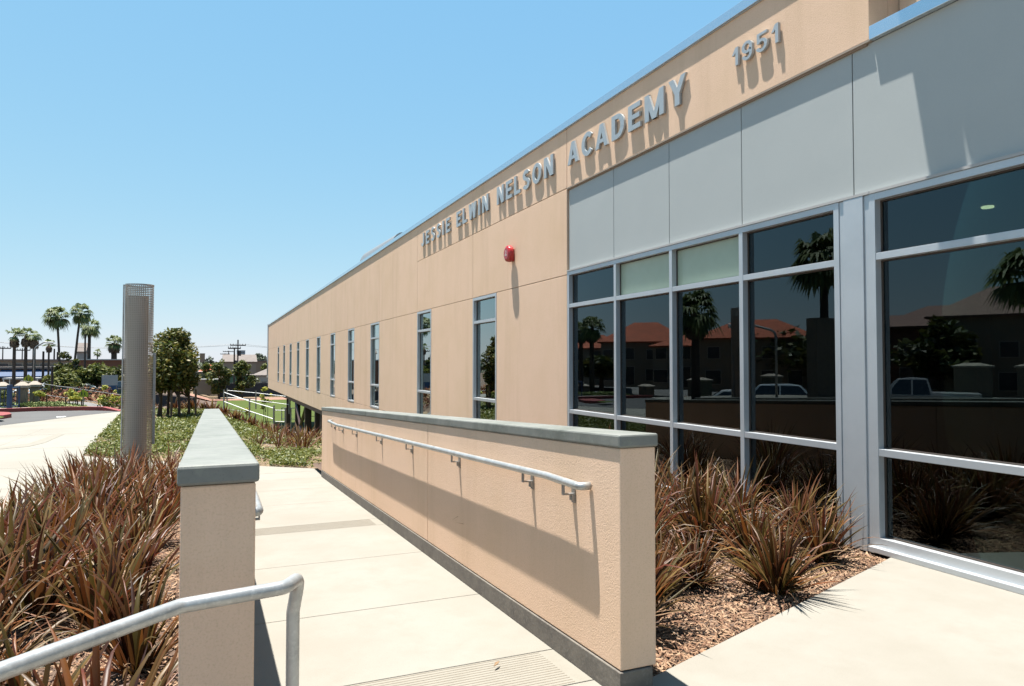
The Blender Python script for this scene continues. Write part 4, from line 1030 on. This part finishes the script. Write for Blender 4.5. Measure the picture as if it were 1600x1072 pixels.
# long low block with blue awnings
a = HX(-60, 96); w = hw(-60, 86, 96)
hs_ = house('shop_row', 'long low tan commercial block with blue awnings behind the palms', a, 96, w, 8, 3.0, 'house_tan', 'roof_grey', wins=[(2+i*2.1, .4, .9, 1.2) for i in range(7)], over=.4)
for i, px in enumerate((2, 54)):
    xx = HX(px, 96)-a; ww_ = 3.1 if i == 0 else 1.7
    MB().add([(xx, -.15, 2.95), (xx+ww_, -.15, 2.95), (xx+ww_, -1.1, 2.2), (xx, -1.1, 2.2), (xx, -.15, 2.85), (xx+ww_, -.15, 2.85), (xx+ww_, -1.1, 2.02), (xx, -1.1, 2.02)],
             [(0, 1, 2, 3), (7, 6, 5, 4), (3, 2, 6, 7), (0, 3, 7, 4), (1, 5, 6, 2)]).build('awning', 'awning_blue', hs_)
    for q_ in (0, 1):
        x_ = xx-.5+q_*(ww_+.5); MB().box(x_, x_+.45, -.9, -.02, 0, 2.2).build('porch_wall', 'house_pale', hs_)
house('shop_row', 'upper tan storey with a dark band of windows above the awning block', HX(-60, 104), 104, hw(-60, 90, 104), 10, 4.1, 'house', 'roof_grey', wins=[(1+i*1.4, 3.3, .9, .45) for i in range(10)], rh=.6)
house('brown_building', 'dark red-brown flat-roofed building with white roof edge', HX(122, 94), 94, hw(122, 205, 94), 9, 4.0, 'house_brown', 'roof_white', wins=[(5.2, 1.6, .9, .7)], rh=.4)
house('far_house', 'small gabled house roof seen above the brown building', HX(120, 150), 150, hw(120, 132, 150), 5, 6.2, 'house_pale', 'roof_grey', roof='gable', rh=1.7)
house('orange_house', 'orange-brown house with red tiled roof behind the evergreen clump', HX(312, 140), 140, hw(308, 338, 140), 6, 3.8, 'house_tan', 'terracotta', roof='hip', rh=1.2, wins=[(2.2, 1.5, .8, 1)])
house('white_shed', 'small white shed left of the first street tree', HX(305, 132), 132, hw(305, 320, 132), 3, 3.6, 'house_pale', 'roof_white', rh=.3)
house('green_building', 'low green walled building behind the right-hand street tree', HX(350, 135), 135, hw(350, 404, 135), 6, 3.5, 'house_green', 'roof_grey', rh=.5, wins=[(1.5, 1, 1, 1.2)])
house('grey_building', 'long pale grey building with tan roof left of the school end', HX(400, 134), 134, hw(400, 450, 134), 6, 3.6, 'house_pale', 'roof_grey', roof='hip', rh=1.2, wins=[(1+i*1.8, 1.5, .8, .9) for i in range(4)])
house('tan_house', 'tan roofed house between the two street trees', HX(350, 165), 165, hw(350, 400, 165), 8, 5.6, 'house', 'roof_grey', roof='gable', rh=1.6)
house('pink_building', 'pinkish building on the skyline right of the utility poles', HX(395, 180), 180, hw(395, 460, 180), 9, 5.4, 'house_tan', 'roof_grey', rh=.8, wins=[(2+i*1.9, 3.4, .8, .9) for i in range(6)])
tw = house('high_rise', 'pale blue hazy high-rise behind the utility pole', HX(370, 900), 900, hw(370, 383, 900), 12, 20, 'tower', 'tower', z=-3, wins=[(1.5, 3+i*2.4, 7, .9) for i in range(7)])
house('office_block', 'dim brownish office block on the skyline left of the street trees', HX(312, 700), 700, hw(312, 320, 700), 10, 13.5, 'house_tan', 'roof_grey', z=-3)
# beige storage container and the screened fence behind the field
cx0, cx1 = HX(302, 121), HX(341, 121)
ct = empty('storage_container', 'beige ribbed storage container at the field edge', 'container', (cx0, 121, H(cx0, 121)-.05))
MB().box(0, cx1-cx0, 0, 2.4, 0, 2.35).build('body', 'concrete_wall', ct)
for i in range(13): MB().box(.05+i*(cx1-cx0-.15)/12, .05+i*(cx1-cx0-.15)/12+.06, -.05, -.001, .1, 2.3).build('rib', 'concrete_wall', ct)
MB().box(-.05, cx1-cx0+.05, -.06, 2.45, 2.352, 2.43).build('roof', 'roof_white', ct)
def fence(name, label, p0, p1, h, m_post, m_panel, step=3.0, top=True, cat='fence', pr=.04, panel_h=None, pickets=0, mid=False):
    p0 = Vector(p0); p1 = Vector(p1); L = (p1-p0).length; n = max(1, round(L/step)); e = empty(name, label, cat, p0)
    G = lambda t: (p1-p0)*t
    for i in range(n+1):
        q = G(i/n); MB().tube([q-Vector((0, 0, .3)), q+Vector((0, 0, h))], pr, 8).build('post', m_post, e)
    if top: MB().tube([Vector((0, 0, h-.03)), G(1)+Vector((0, 0, h-.03))], pr*.7, 8).build('top_rail', m_post, e)
    if mid: MB().tube([Vector((0, 0, h*.5)), G(1)+Vector((0, 0, h*.5))], pr*.6, 8).build('middle_rail', m_post, e)
    if m_panel:
        u = Vector((0, 0, 1)); d = (p1-p0).normalized(); s = Vector((-d.y, d.x, 0))*.012
        hh = panel_h or h-.08
        for i in range(n):
            a_, b_ = G(i/n), G((i+1)/n)
            MB().add([a_+s+u*.05, b_+s+u*.05, b_+s+u*hh, a_+s+u*hh, a_-s+u*.05, b_-s+u*.05, b_-s+u*hh, a_-s+u*hh],
                     [(0, 1, 2, 3), (7, 6, 5, 4), (3, 2, 6, 7), (0, 3, 7, 4), (1, 5, 6, 2), (0, 4, 5, 1)]).build('screen_panel', m_panel, e)
    if pickets:
        k = int(L/pickets)
        for i in range(1, k):
            q = G(i/k); MB().tube([q+Vector((0, 0, .08)), q+Vector((0, 0, h-.05))], .012, 5).build('picket', m_post, e)
        MB().tube([Vector((0, 0, .1)), G(1)+Vector((0, 0, .1))], pr*.5, 6).build('bottom_rail', m_post, e)
    return e
fence('screened_fence', 'dark screened fence along the far side of the playing field', (HX(341, 122.5), 122.5, -4.0), (HX(470, 122.5), 122.5, -4.0), 2.35, 'dark_metal', 'screen')
fence('screened_fence', 'green and blue screened fence along the street behind the dry shrubs', (HX(88, 61), 61, H(HX(88, 61), 61)), (HX(205, 61), 61, H(HX(205, 61), 61)), 1.0, 'dark_metal', 'screen_green')
fence('screened_fence', 'dark screened fence seen between the column and the evergreen clump', (HX(228, 64), 64, H(HX(228, 64), 64)), (HX(306, 64), 64, -2.3), 1.0, 'dark_metal', 'screen')
# blue picket fence with a thick post at the far left
ya_ = 34.9
bf = fence('blue_fence', 'dark blue picket fence with thick corner post at the left edge of the drive', (HX(-60, ya_), ya_, -.38), (HX(14, ya_), ya_, -.38), .90, 'fence_blue', None, 2.2, pr=.035, pickets=.13)
MB().tube([(HX(16, ya_)-HX(-60, ya_), 0, 0), (HX(16, ya_)-HX(-60, ya_), 0, 1.0)], .10, 16).build('corner_post', 'fence_blue', bf)
bf2 = fence('blue_fence', 'short return of the blue fence behind the thick corner post', (HX(17, ya_), ya_+.2, -.38), (HX(31, 36), 36, -.38), .90, 'fence_blue', None, 3, pr=.035, pickets=.25)
fence('wire_fence', 'thin grey wire fence crossing behind the saplings', (HX(33, 46), 46, H(HX(33, 46), 46)), (HX(200, 46), 46, H(HX(200, 46), 46)), 1.25, 'galv_bracket', None, 3.2, pr=.02, mid=True)
# fence and handrails stepping down to the field, right of the left wall
G1 = (HX(349, 62), 62, -3.9)
fence('field_fence', 'grey pipe fence along the top of the playing field', (HX(346, 58), 58, -3.6), (HX(400, 58), 58, -4.0), 1.7, 'galv', None, 3.4, pr=.04, mid=True)
def railing(label, pts, m='white_paint', r=.022, h=.9, posts=True):
    pts = [Vector(p) for p in pts]; e = empty('stair_railing', label, 'railing', pts[0]-Vector((0, 0, h)))
    o0 = Vector(e.location)
    MB().tube([p-o0 for p in pts], r, 8).build('rail', m, e)
    MB().tube([p-o0-Vector((0, 0, .55)) for p in pts], r, 8).build('rail', m, e)
    for p in pts: MB().tube([p-o0+Vector((0, 0, .15)), p-o0-Vector((0, 0, h+.3))], .045, 8).build('post', 'galv_bracket', e)
    return e
def on_ray(px, py, Y): r = ray(px, py); return CAM+r*(Y/r.y)
railing('white rail sloping down beside the field steps, nearer one', [on_ray(350, 613, 46), on_ray(390, 627, 42), on_ray(428, 638, 38)])
railing('white rail sloping down beside the field steps, farther one', [on_ray(355, 610, 60), on_ray(400, 614, 56), on_ray(452, 620, 52)])
railing('short level rail at the foot of the slope before the columns', [on_ray(428, 641, 36), on_ray(446, 641.5, 36)])
gate = fence('field_gate', 'narrow grey gate beside the first brown column', on_ray(440, 672, 58), on_ray(462, 673, 56), 1.75, 'galv', None, .7, pr=.04, mid=True)
fence('yard_fence', 'thin dark fence visible under the raised wing', (D+3, 62, -4.0), (D+22, 62, -4.0), 2.0, 'dark_metal', None, 2.6, pr=.035, mid=True)

# stone pillars with cream caps near the street
def pillar(x, y, h, w, label, z=None, group='stone pillars with cream caps'):
    z = H(x, y)-.05 if z is None else z
    e = empty('stone_pillar', label, 'pillar', (x, y, z), 0, group)
    MB().box(-w/2, w/2, -w/2, w/2, 0, h).build('shaft', 'stone', e, bevel=.02)
    c = w/2+.08
    MB().add([(-c, -c, h), (c, -c, h), (c, c, h), (-c, c, h), (-c, -c, h+.1), (c, -c, h+.1), (c, c, h+.1), (-c, c, h+.1), (-w*.2, -w*.2, h+.26), (w*.2, -w*.2, h+.26), (w*.2, w*.2, h+.26), (-w*.2, w*.2, h+.26)],
             [(3, 2, 1, 0), (0, 1, 5, 4), (1, 2, 6, 5), (2, 3, 7, 6), (3, 0, 4, 7), (4, 5, 9, 8), (5, 6, 10, 9), (6, 7, 11, 10), (7, 4, 8, 11), (8, 9, 10, 11)]).build('cap', 'trim', e)
pillar(HX(36, 36.5), 36.5, .88, .34, 'left stone pillar behind the blue fence'); pillar(HX(55, 38.5), 38.5, .88, .34, 'right stone pillar behind the blue fence')
pillar(HX(5, 37.5), 37.5, .85, .34, 'stone pillar left of the thick blue fence post')

# ------------------------------------------------------------------ cars
CARS = {}
def car(kind, paint, label, loc, rz, group='parked cars'):
    if (kind, paint) in CARS: return copy_tree(CARS[(kind, paint)], loc, rz, label, group)
    e = empty('pickup_truck' if kind == 'pickup' else 'parked_car', label, 'pickup truck' if kind == 'pickup' else 'car', loc, rz, group)
    if kind == 'sedan': L, Wd, top = 4.5, 1.75, [(.0, .55), (.03, .72), (1.0, .92), (1.75, 1.38), (2.2, 1.43), (3.0, 1.38), (3.75, .98), (4.4, .92), (4.5, .6)]; cab = (1.0, 3.75)
    elif kind == 'suv': L, Wd, top = 4.7, 1.85, [(.0, .6), (.04, .85), (.95, 1.05), (1.55, 1.62), (2.2, 1.72), (3.9, 1.68), (4.55, 1.1), (4.65, 1.0), (4.7, .65)]; cab = (.95, 4.6)
    else: L, Wd, top = 5.3, 1.95, [(.0, .65), (.05, .95), (1.2, 1.12), (1.8, 1.78), (2.4, 1.85), (3.1, 1.8), (3.3, 1.15), (5.25, 1.12), (5.3, .7)]; cab = (1.2, 3.3)
    N = len(top)
    V = []; F = []
    belt = 1.0 if kind != 'sedan' else .93
    for (x, z) in top:
        zb = .28; inn = 0 if z <= belt+.12 else (z-belt)*.33
        w0 = Wd/2*(.93 if x in (0, L) else 1)
        zm = min(z, belt)
        V += [(x-L/2, -w0, zb), (x-L/2, -w0, zm), (x-L/2, -(w0-inn), z), (x-L/2, w0-inn, z), (x-L/2, w0, zm), (x-L/2, w0, zb)]
    for i in range(N-1):
        for k in range(6): F.append((i*6+k, i*6+(k+1) % 6, (i+1)*6+(k+1) % 6, (i+1)*6+k))
    F += [tuple(range(6))[::-1], tuple((N-1)*6+k for k in range(6))]
    me = bpy.data.meshes.new('body'); me.from_pydata(V, [], F); link('body', me, 'car_'+paint, e, bevel=.03)
    # side windows and windscreens
    c0_, c1_ = cab
    tz = max(z for _, z in top)-.08; s0 = [p for p in top if p[1] > belt+.25]
    xa, xb = s0[0][0]-.25, s0[-1][0]+(.3 if kind != 'pickup' else .02)
    for sgn in (-1, 1):
        inn = lambda z: Wd/2-(z-belt)*.33+.012
        mid = (s0[0][0]+s0[-1][0])/2
        for (p, q_) in (((xa-.15, s0[0][0]+.12), (mid-.04, mid-.04)), ((mid+.04, mid+.04), (xb+.1, s0[-1][0]-.05))):
            z0_, z1_ = belt+.05, tz-.02
            vs = [(p[0]-L/2, sgn*inn(z0_), z0_), (q_[0]-L/2, sgn*inn(z0_), z0_), (q_[1]-L/2, sgn*inn(z1_), z1_), (p[1]-L/2, sgn*inn(z1_), z1_)]
            vs += [(a, b-sgn*.03, c) for a, b, c in vs]
            MB().add(vs, [(0, 1, 2, 3), (7, 6, 5, 4), (0, 4, 5, 1), (1, 5, 6, 2), (2, 6, 7, 3), (3, 7, 4, 0)]).build('side_window', 'car_glass', e)
    for (pa, pb) in ((1, 2), (len(top)-4, len(top)-3)):
        pass
    iw = [i for i in range(N-1) if (top[i][1] <= belt+.2) != (top[i+1][1] <= belt+.2)]
    for i in iw:
        (xA, zA_), (xB, zB) = top[i], top[i+1]
        lo, hi = ((xA, zA_), (xB, zB)) if zA_ < zB else ((xB, zB), (xA, zA_))
        f = lambda t: (lo[0]+(hi[0]-lo[0])*t, lo[1]+(hi[1]-lo[1])*t)
        (x1, z1), (x2, z2) = f(.12), f(.92); sg = -1 if lo[0] < hi[0] else 1; w_ = Wd/2-.12
        vs = [(x1-L/2+sg*.015, -w_, z1+.012), (x1-L/2+sg*.015, w_, z1+.012), (x2-L/2+sg*.015, w_-.22, z2+.012), (x2-L/2+sg*.015, -w_+.22, z2+.012)]
        vs += [(a-sg*.03, b, c-.02) for a, b, c in vs]
        MB().add(vs, [(0, 1, 2, 3), (7, 6, 5, 4), (0, 4, 5, 1), (1, 5, 6, 2), (2, 6, 7, 3), (3, 7, 4, 0)]).build('windscreen', 'car_glass', e)
    for x in (.85, L-.95):
        for sgn in (-1, 1):
            wh = MB().tube([(x-L/2, sgn*(Wd/2-.2), .33), (x-L/2, sgn*(Wd/2+.012), .33)], .33, 20).build('wheel', 'tyre', e)
            MB().tube([(x-L/2, sgn*(Wd/2+.0), .33), (x-L/2, sgn*(Wd/2+.03), .33)], .2, 14).build('rim', 'rim', wh)
    for sgn in (-1, 1):
        MB().box(-L/2-.015, -L/2+.06, sgn*.62-.16, sgn*.62+.16, .58, .70).build('headlight', 'lamp_glass', e)
        MB().box(L/2-.06, L/2+.015, sgn*.65-.12, sgn*.65+.12, .68, .82).build('tail_light', 'car_red', e)
    CARS[(kind, paint)] = e
    return e
hz_ = lambda px, Y: H(HX(px, Y), Y)
def CP(kind, paint, px, Y, rz, lab): return car(kind, paint, lab, (HX(px, Y), Y, hz_(px, Y)), rz)
CP('suv', 'white', 57, 74, .5, 'white van-like car parked left of the palm trunks beyond the drive')
CP('sedan', 'pale', 44, 72, 1.2, 'pale blue sedan parked just left of the yellow sign')
CP('suv', 'silver', 93, 76, .9, 'white and grey car in front of the dark bush')
CP('sedan', 'dark', 104, 68, .2, 'dark car half hidden behind the fence below the bush')
CP('sedan', 'silver', 118, 72, 0, 'silver car parked before the brown building')
CP('sedan', 'dark', 190, 66, .1, 'dark blue car beside the mesh column')
CP('suv', 'tan', 4, 78, 0, 'tan car at the far left before the awning block')
CP('suv', 'dark', 337, 128, 0, 'dark car parked under the left-hand street tree')
CP('suv', 'white', 400, 126, .0, 'white car parked behind the screened fence near the school end')
CP('suv', 'white', 414, 127, .0, 'second white car parked behind the screened fence near the school end')
# bus-stop like canopy at far left
cnp = empty('carport', 'white flat carport roof on thin posts at the far left', 'carport', (HX(8, 84), 84, hz_(8, 84)))
MB().box(0, 3.0, -1, 1.5, 2.0, 2.15).build('roof', 'roof_white', cnp)
for a in (.1, 2.9):
    for b in (-.9, 1.4): MB().tube([(a, b, 0), (a, b, 2.0)], .05, 6).build('post', 'white_paint', cnp)

# signs and poles
def ped_sign(px, Y, top, lab, w=.3):
    x = HX(px, Y); z = hz_(px, Y); s = (Vector((x, Y)).dot(Vector((math.sin(YAW), math.cos(YAW)))))/F_PX; zt = 1.5+(568-top)*s-z
    e = empty('school_sign', lab, 'road sign', (x, Y, z), 0, 'yellow-green school crossing signs')
    MB().tube([(0, .03, 0), (0, .03, zt)], .03, 8).build('post', 'galv_bracket', e)
    pts = [(-w, 0), (w, 0), (w, w*.95), (0, w*1.9), (-w, w*.95)]
    z0 = zt-w*1.9
    MB().add([(a, -.01, z0+b) for a, b in pts]+[(a, .01, z0+b) for a, b in pts], [(0, 1, 2, 3, 4), (9, 8, 7, 6, 5)]+[(i, 5+i, 5+(i+1) % 5, (i+1) % 5) for i in range(5)]).build('sign_plate', 'yellow_sign', e)
    mb = MB()
    for dx, k in ((-.33*w, w/.42), (.31*w, w/.5)):      # two walking figures
        mb.box(dx-.05*k, dx+.05*k, -.014, -.0105, z0+.28*k, z0+.48*k).box(dx-.04*k, dx+.04*k, -.014, -.0105, z0+.5*k, z0+.58*k)
        mb.add([(dx-.05*k, -.014, z0+.28*k), (dx, -.014, z0+.28*k), (dx-.07*k, -.014, z0+.08*k), (dx-.11*k, -.014, z0+.08*k)], [(0, 1, 2, 3)])
        mb.add([(dx, -.014, z0+.28*k), (dx+.05*k, -.014, z0+.28*k), (dx+.11*k, -.014, z0+.08*k), (dx+.07*k, -.014, z0+.08*k)], [(0, 1, 2, 3)])
    mb.build('figures', 'black_print', e)
ped_sign(45, 60, 585, 'yellow-green school crossing sign in front of the palm row')
ped_sign(131, 40, 608, 'yellow-green school crossing sign behind the wire fence, nearer one', .2)
sb = empty('sign_board', 'pale blue-white notice board on a post left of the mesh column', 'sign board', (HX(172, 55), 55, hz_(172, 55)))
MB().box(-.48, .48, -.03, .03, 1.05, 1.75).build('board', 'white_sign', sb); MB().box(-.48, .48, -.031, .031, .55, 1.04).build('lower_board', 'awning_blue', sb)
MB().tube([(-.4, 0, 0), (-.4, 0, 1.0)], .04, 6).build('post', 'galv_bracket', sb); MB().tube([(.4, 0, 0), (.4, 0, 1.0)], .04, 6).build('post', 'galv_bracket', sb)
def utility_pole(px, Y, top, arms, lab, w=.15):
    x = HX(px, Y); z = hz_(px, Y); s = (Vector((x, Y)).dot(Vector((math.sin(YAW), math.cos(YAW)))))/F_PX; h = 1.5+(568-top)*s-z
    e = empty('utility_pole', lab, 'utility pole', (x, Y, z), 0, 'wooden utility poles')
    MB().tube([(0, 0, 0), (0, 0, h)], [w, w*.7], 8).build('pole', 'pole_wood', e)
    for dz, ln in arms:
        c = MB().box(-ln/2, ln/2, -w*1.0, -w*.4, h-dz-.1, h-dz+.1).build('crossarm', 'pole_wood', e)
        mb = MB()
        for t in (-.48, -.3, -.12, .12, .3, .48): mb.tube([(ln*t, -w*.7, h-dz+.1), (ln*t, -w*.7, h-dz+.32)], .06, 6)
        mb.build('insulators', 'dark_metal', c)
    if len(arms) and px > 365: MB().tube([(.35, 0, h-3.2), (.35, 0, h-2.2)], .25, 10).build('transformer', 'dark_metal', e)
    return (x, Y, z+h)
p1 = utility_pole(371.5, 150, 531, [(1.1, 2.9)], 'tallest wooden utility pole with one long crossarm', .17)
p2 = utility_pole(366, 128, 543, [(.15, 2.0)], 'utility pole in front of the street trees with crossarm at its tip', .16)
utility_pole(357, 230, 548, [(.3, 3.2)], 'third utility pole, farther left', .17); utility_pole(351.5, 260, 552, [(.3, 3.0)], 'farthest utility pole of the receding line', .16)
for px, t, lb in ((4, 541, 'distant pole with crossarm at the far left'), (34.5, 544, 'distant pole with crossarm between the first palms'),): utility_pole(px, 160, t, [(.4, 2.6)], lb, .13)
for px, t, Y, lb in ((67.5, 549, 82, 'bare dark leaning post right of the palm row'), (84.5, 545, 110, 'bare distant pole left of the tall palms'), (89.5, 550, 112, 'second bare distant pole left of the tall palms'), (82, 573, 63, 'thin light pole by the street at the dark bush'), (132.5, 522, 75, 'slender dark pole before the brown building')):
    utility_pole(px, Y, t, [], lb, .1 if px in (82, 132.5) else .13)
wr = empty('power_lines', 'thin power lines strung from the tallest utility pole', 'power lines', p1)
def wire(a, b, sag, nm='wire'):
    a, b = Vector(a)-Vector(p1), Vector(b)-Vector(p1); q = [a.lerp(b, t/16)-Vector((0, 0, 4*sag*(t/16)*(1-t/16))) for t in range(17)]
    MB().tube(q, .022, 4).build(nm, 'dark_metal', wr)
for dx in (-1.3, 1.3):
    wire((p1[0]+dx, 150, p1[2]-.9), (HX(-60, 150), 150, p1[2]-.4), 1.2); wire((p1[0]+dx, 150, p1[2]-.9), (HX(560, 150)+dx, 150, p1[2]-.6), .8)
# street lamp in the palm row
x_ = HX(53, 70); sl = empty('street_lamp', 'curved-arm street lamp in front of the third palm', 'street lamp', (x_, 70, hz_(53, 70)))
MB().tube(fillet([(0, 0, 0), (0, 0, 4.6), (.7, 0, 5.1), (.95, 0, 5.1)], .6, 6), .055, 8).build('pole', 'galv_bracket', sl, smooth=True)
MB().tube([(.8, 0, 5.07), (1.35, 0, 5.03)], [.07, .12], 8).build('lamp_head', 'galv', sl)

# ================================================================== ACROSS THE STREET (seen mirrored in the window wall)
MX = 2*(D+.075)
def mir(px, dist):
    """true position of something that the glass shows at column px, dist metres away along the bounced view"""
    r = ray(px, 568); r = Vector((r.x, r.y)).normalized()*dist
    return MX-r.x, r.y
ZR = -1.0
def RP(px, dist, ytop):            # absolute height of a reflected top at pixel row ytop
    r = ray(px, 568); c = Vector((r.x, r.y)).normalized().dot(Vector((math.sin(YAW), math.cos(YAW))))
    return 1.5+(568-ytop)/F_PX*dist*c
for i, (px, dist, top, lab) in enumerate(((925, 46, 500, 'fan palm across the street showing in the leftmost window bay'), (908, 52, 507, 'slim fan palm left of the one across the street'), (1087, 36, 466, 'shaggy fan palm across the street showing in the third window bay'), (1289, 30, 376, 'tall fan palm across the street with a boxed base'), (1612, 32, 400, 'fan palm across the street at the right end of the reflection'))):
    x, y = mir(px, dist); zt = RP(px, dist, top); cr = (.95, .8, 1.35, 1.45, 1.5)[i]
    palm(x, y, zt-ZR-cr*.55, cr, 1.0 if i != 2 else 1.4, lab, 'fan palms across the street', tr=.17 if i != 2 else .22, seed=100+i, z=ZR, nf=60, full=.6)
x, y = mir(1286, 29.2)
MB().box(-.55, .55, -.25, .25, 0, RP(1286, 29, 497)-ZR).build('stone_pier', 'stone', loc=(x, y, ZR)); tag(bpy.data.objects['stone_pier'], 'tall dark pier standing before the tallest palm across the street', 'pier')
for i, (px, dist, top, w) in enumerate(((1010, 58, 600, .9), (1093, 54, 590, 1.25), (1206, 53, 584, .95), (912, 66, 600, .8), (1520, 46, 567, 1.3), (1620, 44, 567, 1.2))):
    x, y = mir(px, dist); zt = RP(px, dist, top)
    pillar(x, y, zt+2.0-.26, w, ['stone pillar across the street, behind the silver car', 'second stone pillar across the street', 'third stone pillar across the street, over the white car roof', 'stone pillar at the far end across the street', 'stone pillar across the street near the pickup', 'last stone pillar across the street'][i], z=-2.0, group='stone pillars across the street')
for px, dist, kind, paint, top, hgt, face, lab in ((931, 55, 'sedan', 'silver', 612, 1.43, 'left', 'silver sedan parked across the street, seen in the glass'), (1140, 47, 'sedan', 'white', 609, 1.43, 'left', 'white sedan parked across the street, seen in the glass'), (1229, 46, 'suv', 'pale', 600, 1.72, 'right', 'pale rounded car across the street, seen in the glass'), (1432, 40, 'pickup', 'silver', 590, 1.85, 'left', 'silver pickup parked across the street, seen in the glass')):
    x, y = mir(px, dist); th = YAW+math.atan((px-800)/F_PX)
    car(kind, paint, lab, (x, y, RP(px, dist, top)-hgt), th+(math.pi if face == 'left' else 0), 'cars parked across the street')
def rhouse(px, dist, w, h, rh, mw, mr, lab, depth=9, wins=(), roof='hip'):
    x, y = mir(px, dist)
    v = Vector((MX-x, -y)).normalized()            # towards the glass
    rot = math.atan2(v.y, v.x)+math.pi/2
    return house('row_house', lab, x, y, w, depth, h, mw, mr, rot, roof, rh, wins, z=ZR-.3, over=.4, cat='house', group='houses across the street')
W2 = [(1.2, .8, 1.2, 1.3), (3.6, .8, 1.2, 1.3), (6.2, .3, 1.2, 2.1), (8.6, .8, 1.4, 1.3), (1.2, 3.3, 1.1, 1.1), (3.6, 3.3, 1.1, 1.1), (6.2, 3.3, 1.2, 1.3), (8.7, 3.3, 1.1, 1.1)]
for i, (px, dist, w, h, rh, mw, mr) in enumerate(((905, 80, 9, 4.2, 1.5, 'house', 'terracotta'), (985, 72, 11, 4.2, 1.4, 'house', 'terracotta'), (1075, 66, 11, 4.3, 1.5, 'house_tan', 'terracotta'), (1175, 60, 11, 4.1, 1.5, 'house', 'terracotta'), (1275, 56, 12, 4.2, 1.5, 'house_tan', 'terracotta'),
        (1395, 66, 10, 5.0, 1.2, 'house_brown', 'brown_fascia'), (1480, 60, 9, 5.2, 1.4, 'house_tan', 'brown_fascia'), (1570, 54, 10, 5.4, 1.5, 'house_brown', 'brown_fascia'), (1690, 50, 10, 5.4, 1.5, 'house_tan', 'brown_fascia'))):
    hh = rhouse(px, dist*1.28, w*.92, h+1.1-.5*(i % 2), rh+.5*(i % 3), mw, mr, ['first', 'second', 'third', 'fourth', 'fifth', 'sixth', 'seventh', 'eighth', 'ninth'][i]+' two-storey house from the far end of the row across the street', wins=W2)
for i, (px, dist, top, w) in enumerate(((1010, 92, 520, 7), (1075, 88, 516, 6), (1235, 75, 508, 12), (1190, 80, 515, 10), (1300, 70, 512, 10), (940, 60, 560, 4), (1470, 62, 500, 6), (1040, 90, 524, 8))):
    x, y = mir(px, dist); tree('shade_tree', ['dark tree behind the second house across the street', 'rounded tree behind the third house across the street', 'broad tree behind the fourth house across the street', 'low tree between roofs across the street', 'wide tree behind the fifth house across the street', 'small tree before the first house across the street', 'tree behind the seventh house across the street', 'tree over the second roof across the street'][i], x, y, RP(px, dist, top)-ZR+.3, w, 1.5, 'leaf_dark', 1500, .7, seed=200+i, z=ZR, group='trees across the street', tr=.25)
x, y = mir(1213, 42); sl2 = empty('street_lamp', 'street lamp across the street, seen in the glass beside the pier', 'street lamp', (x, y, ZR))
MB().tube(fillet([(0, 0, 0), (0, 0, RP(1213, 42, 512)-ZR-.2), (.9, .9, RP(1213, 42, 507)-ZR), (1.5, 1.5, RP(1213, 42, 507)-ZR)], .5, 5), .07, 8).build('pole', 'galv_bracket', sl2, smooth=True)
MB().tube([(1.3, 1.3, RP(1213, 42, 507)-ZR), (1.8, 1.8, RP(1213, 42, 507)-ZR-.04)], [.08, .14], 8).build('lamp_head', 'galv', sl2)

# a dry leaf blown onto the ramp
dl = MB().add([(-.03, 0, .002), (0, -.008, .006), (.035, .002, .004), (0, .009, .009), (-.03, 0, -.001), (0, -.008, .003), (.035, .002, .001), (0, .009, .006)],
              [(0, 1, 2, 3), (7, 6, 5, 4), (0, 4, 5, 1), (1, 5, 6, 2), (2, 6, 7, 3), (3, 7, 4, 0)]).build('dry_leaf', 'dead_blade', loc=tuple(at_z(776, 1038, 0)))
dl.rotation_euler = (0, 0, .7); tag(dl, 'tiny dry leaf lying on the grooved band of the ramp', 'leaf')
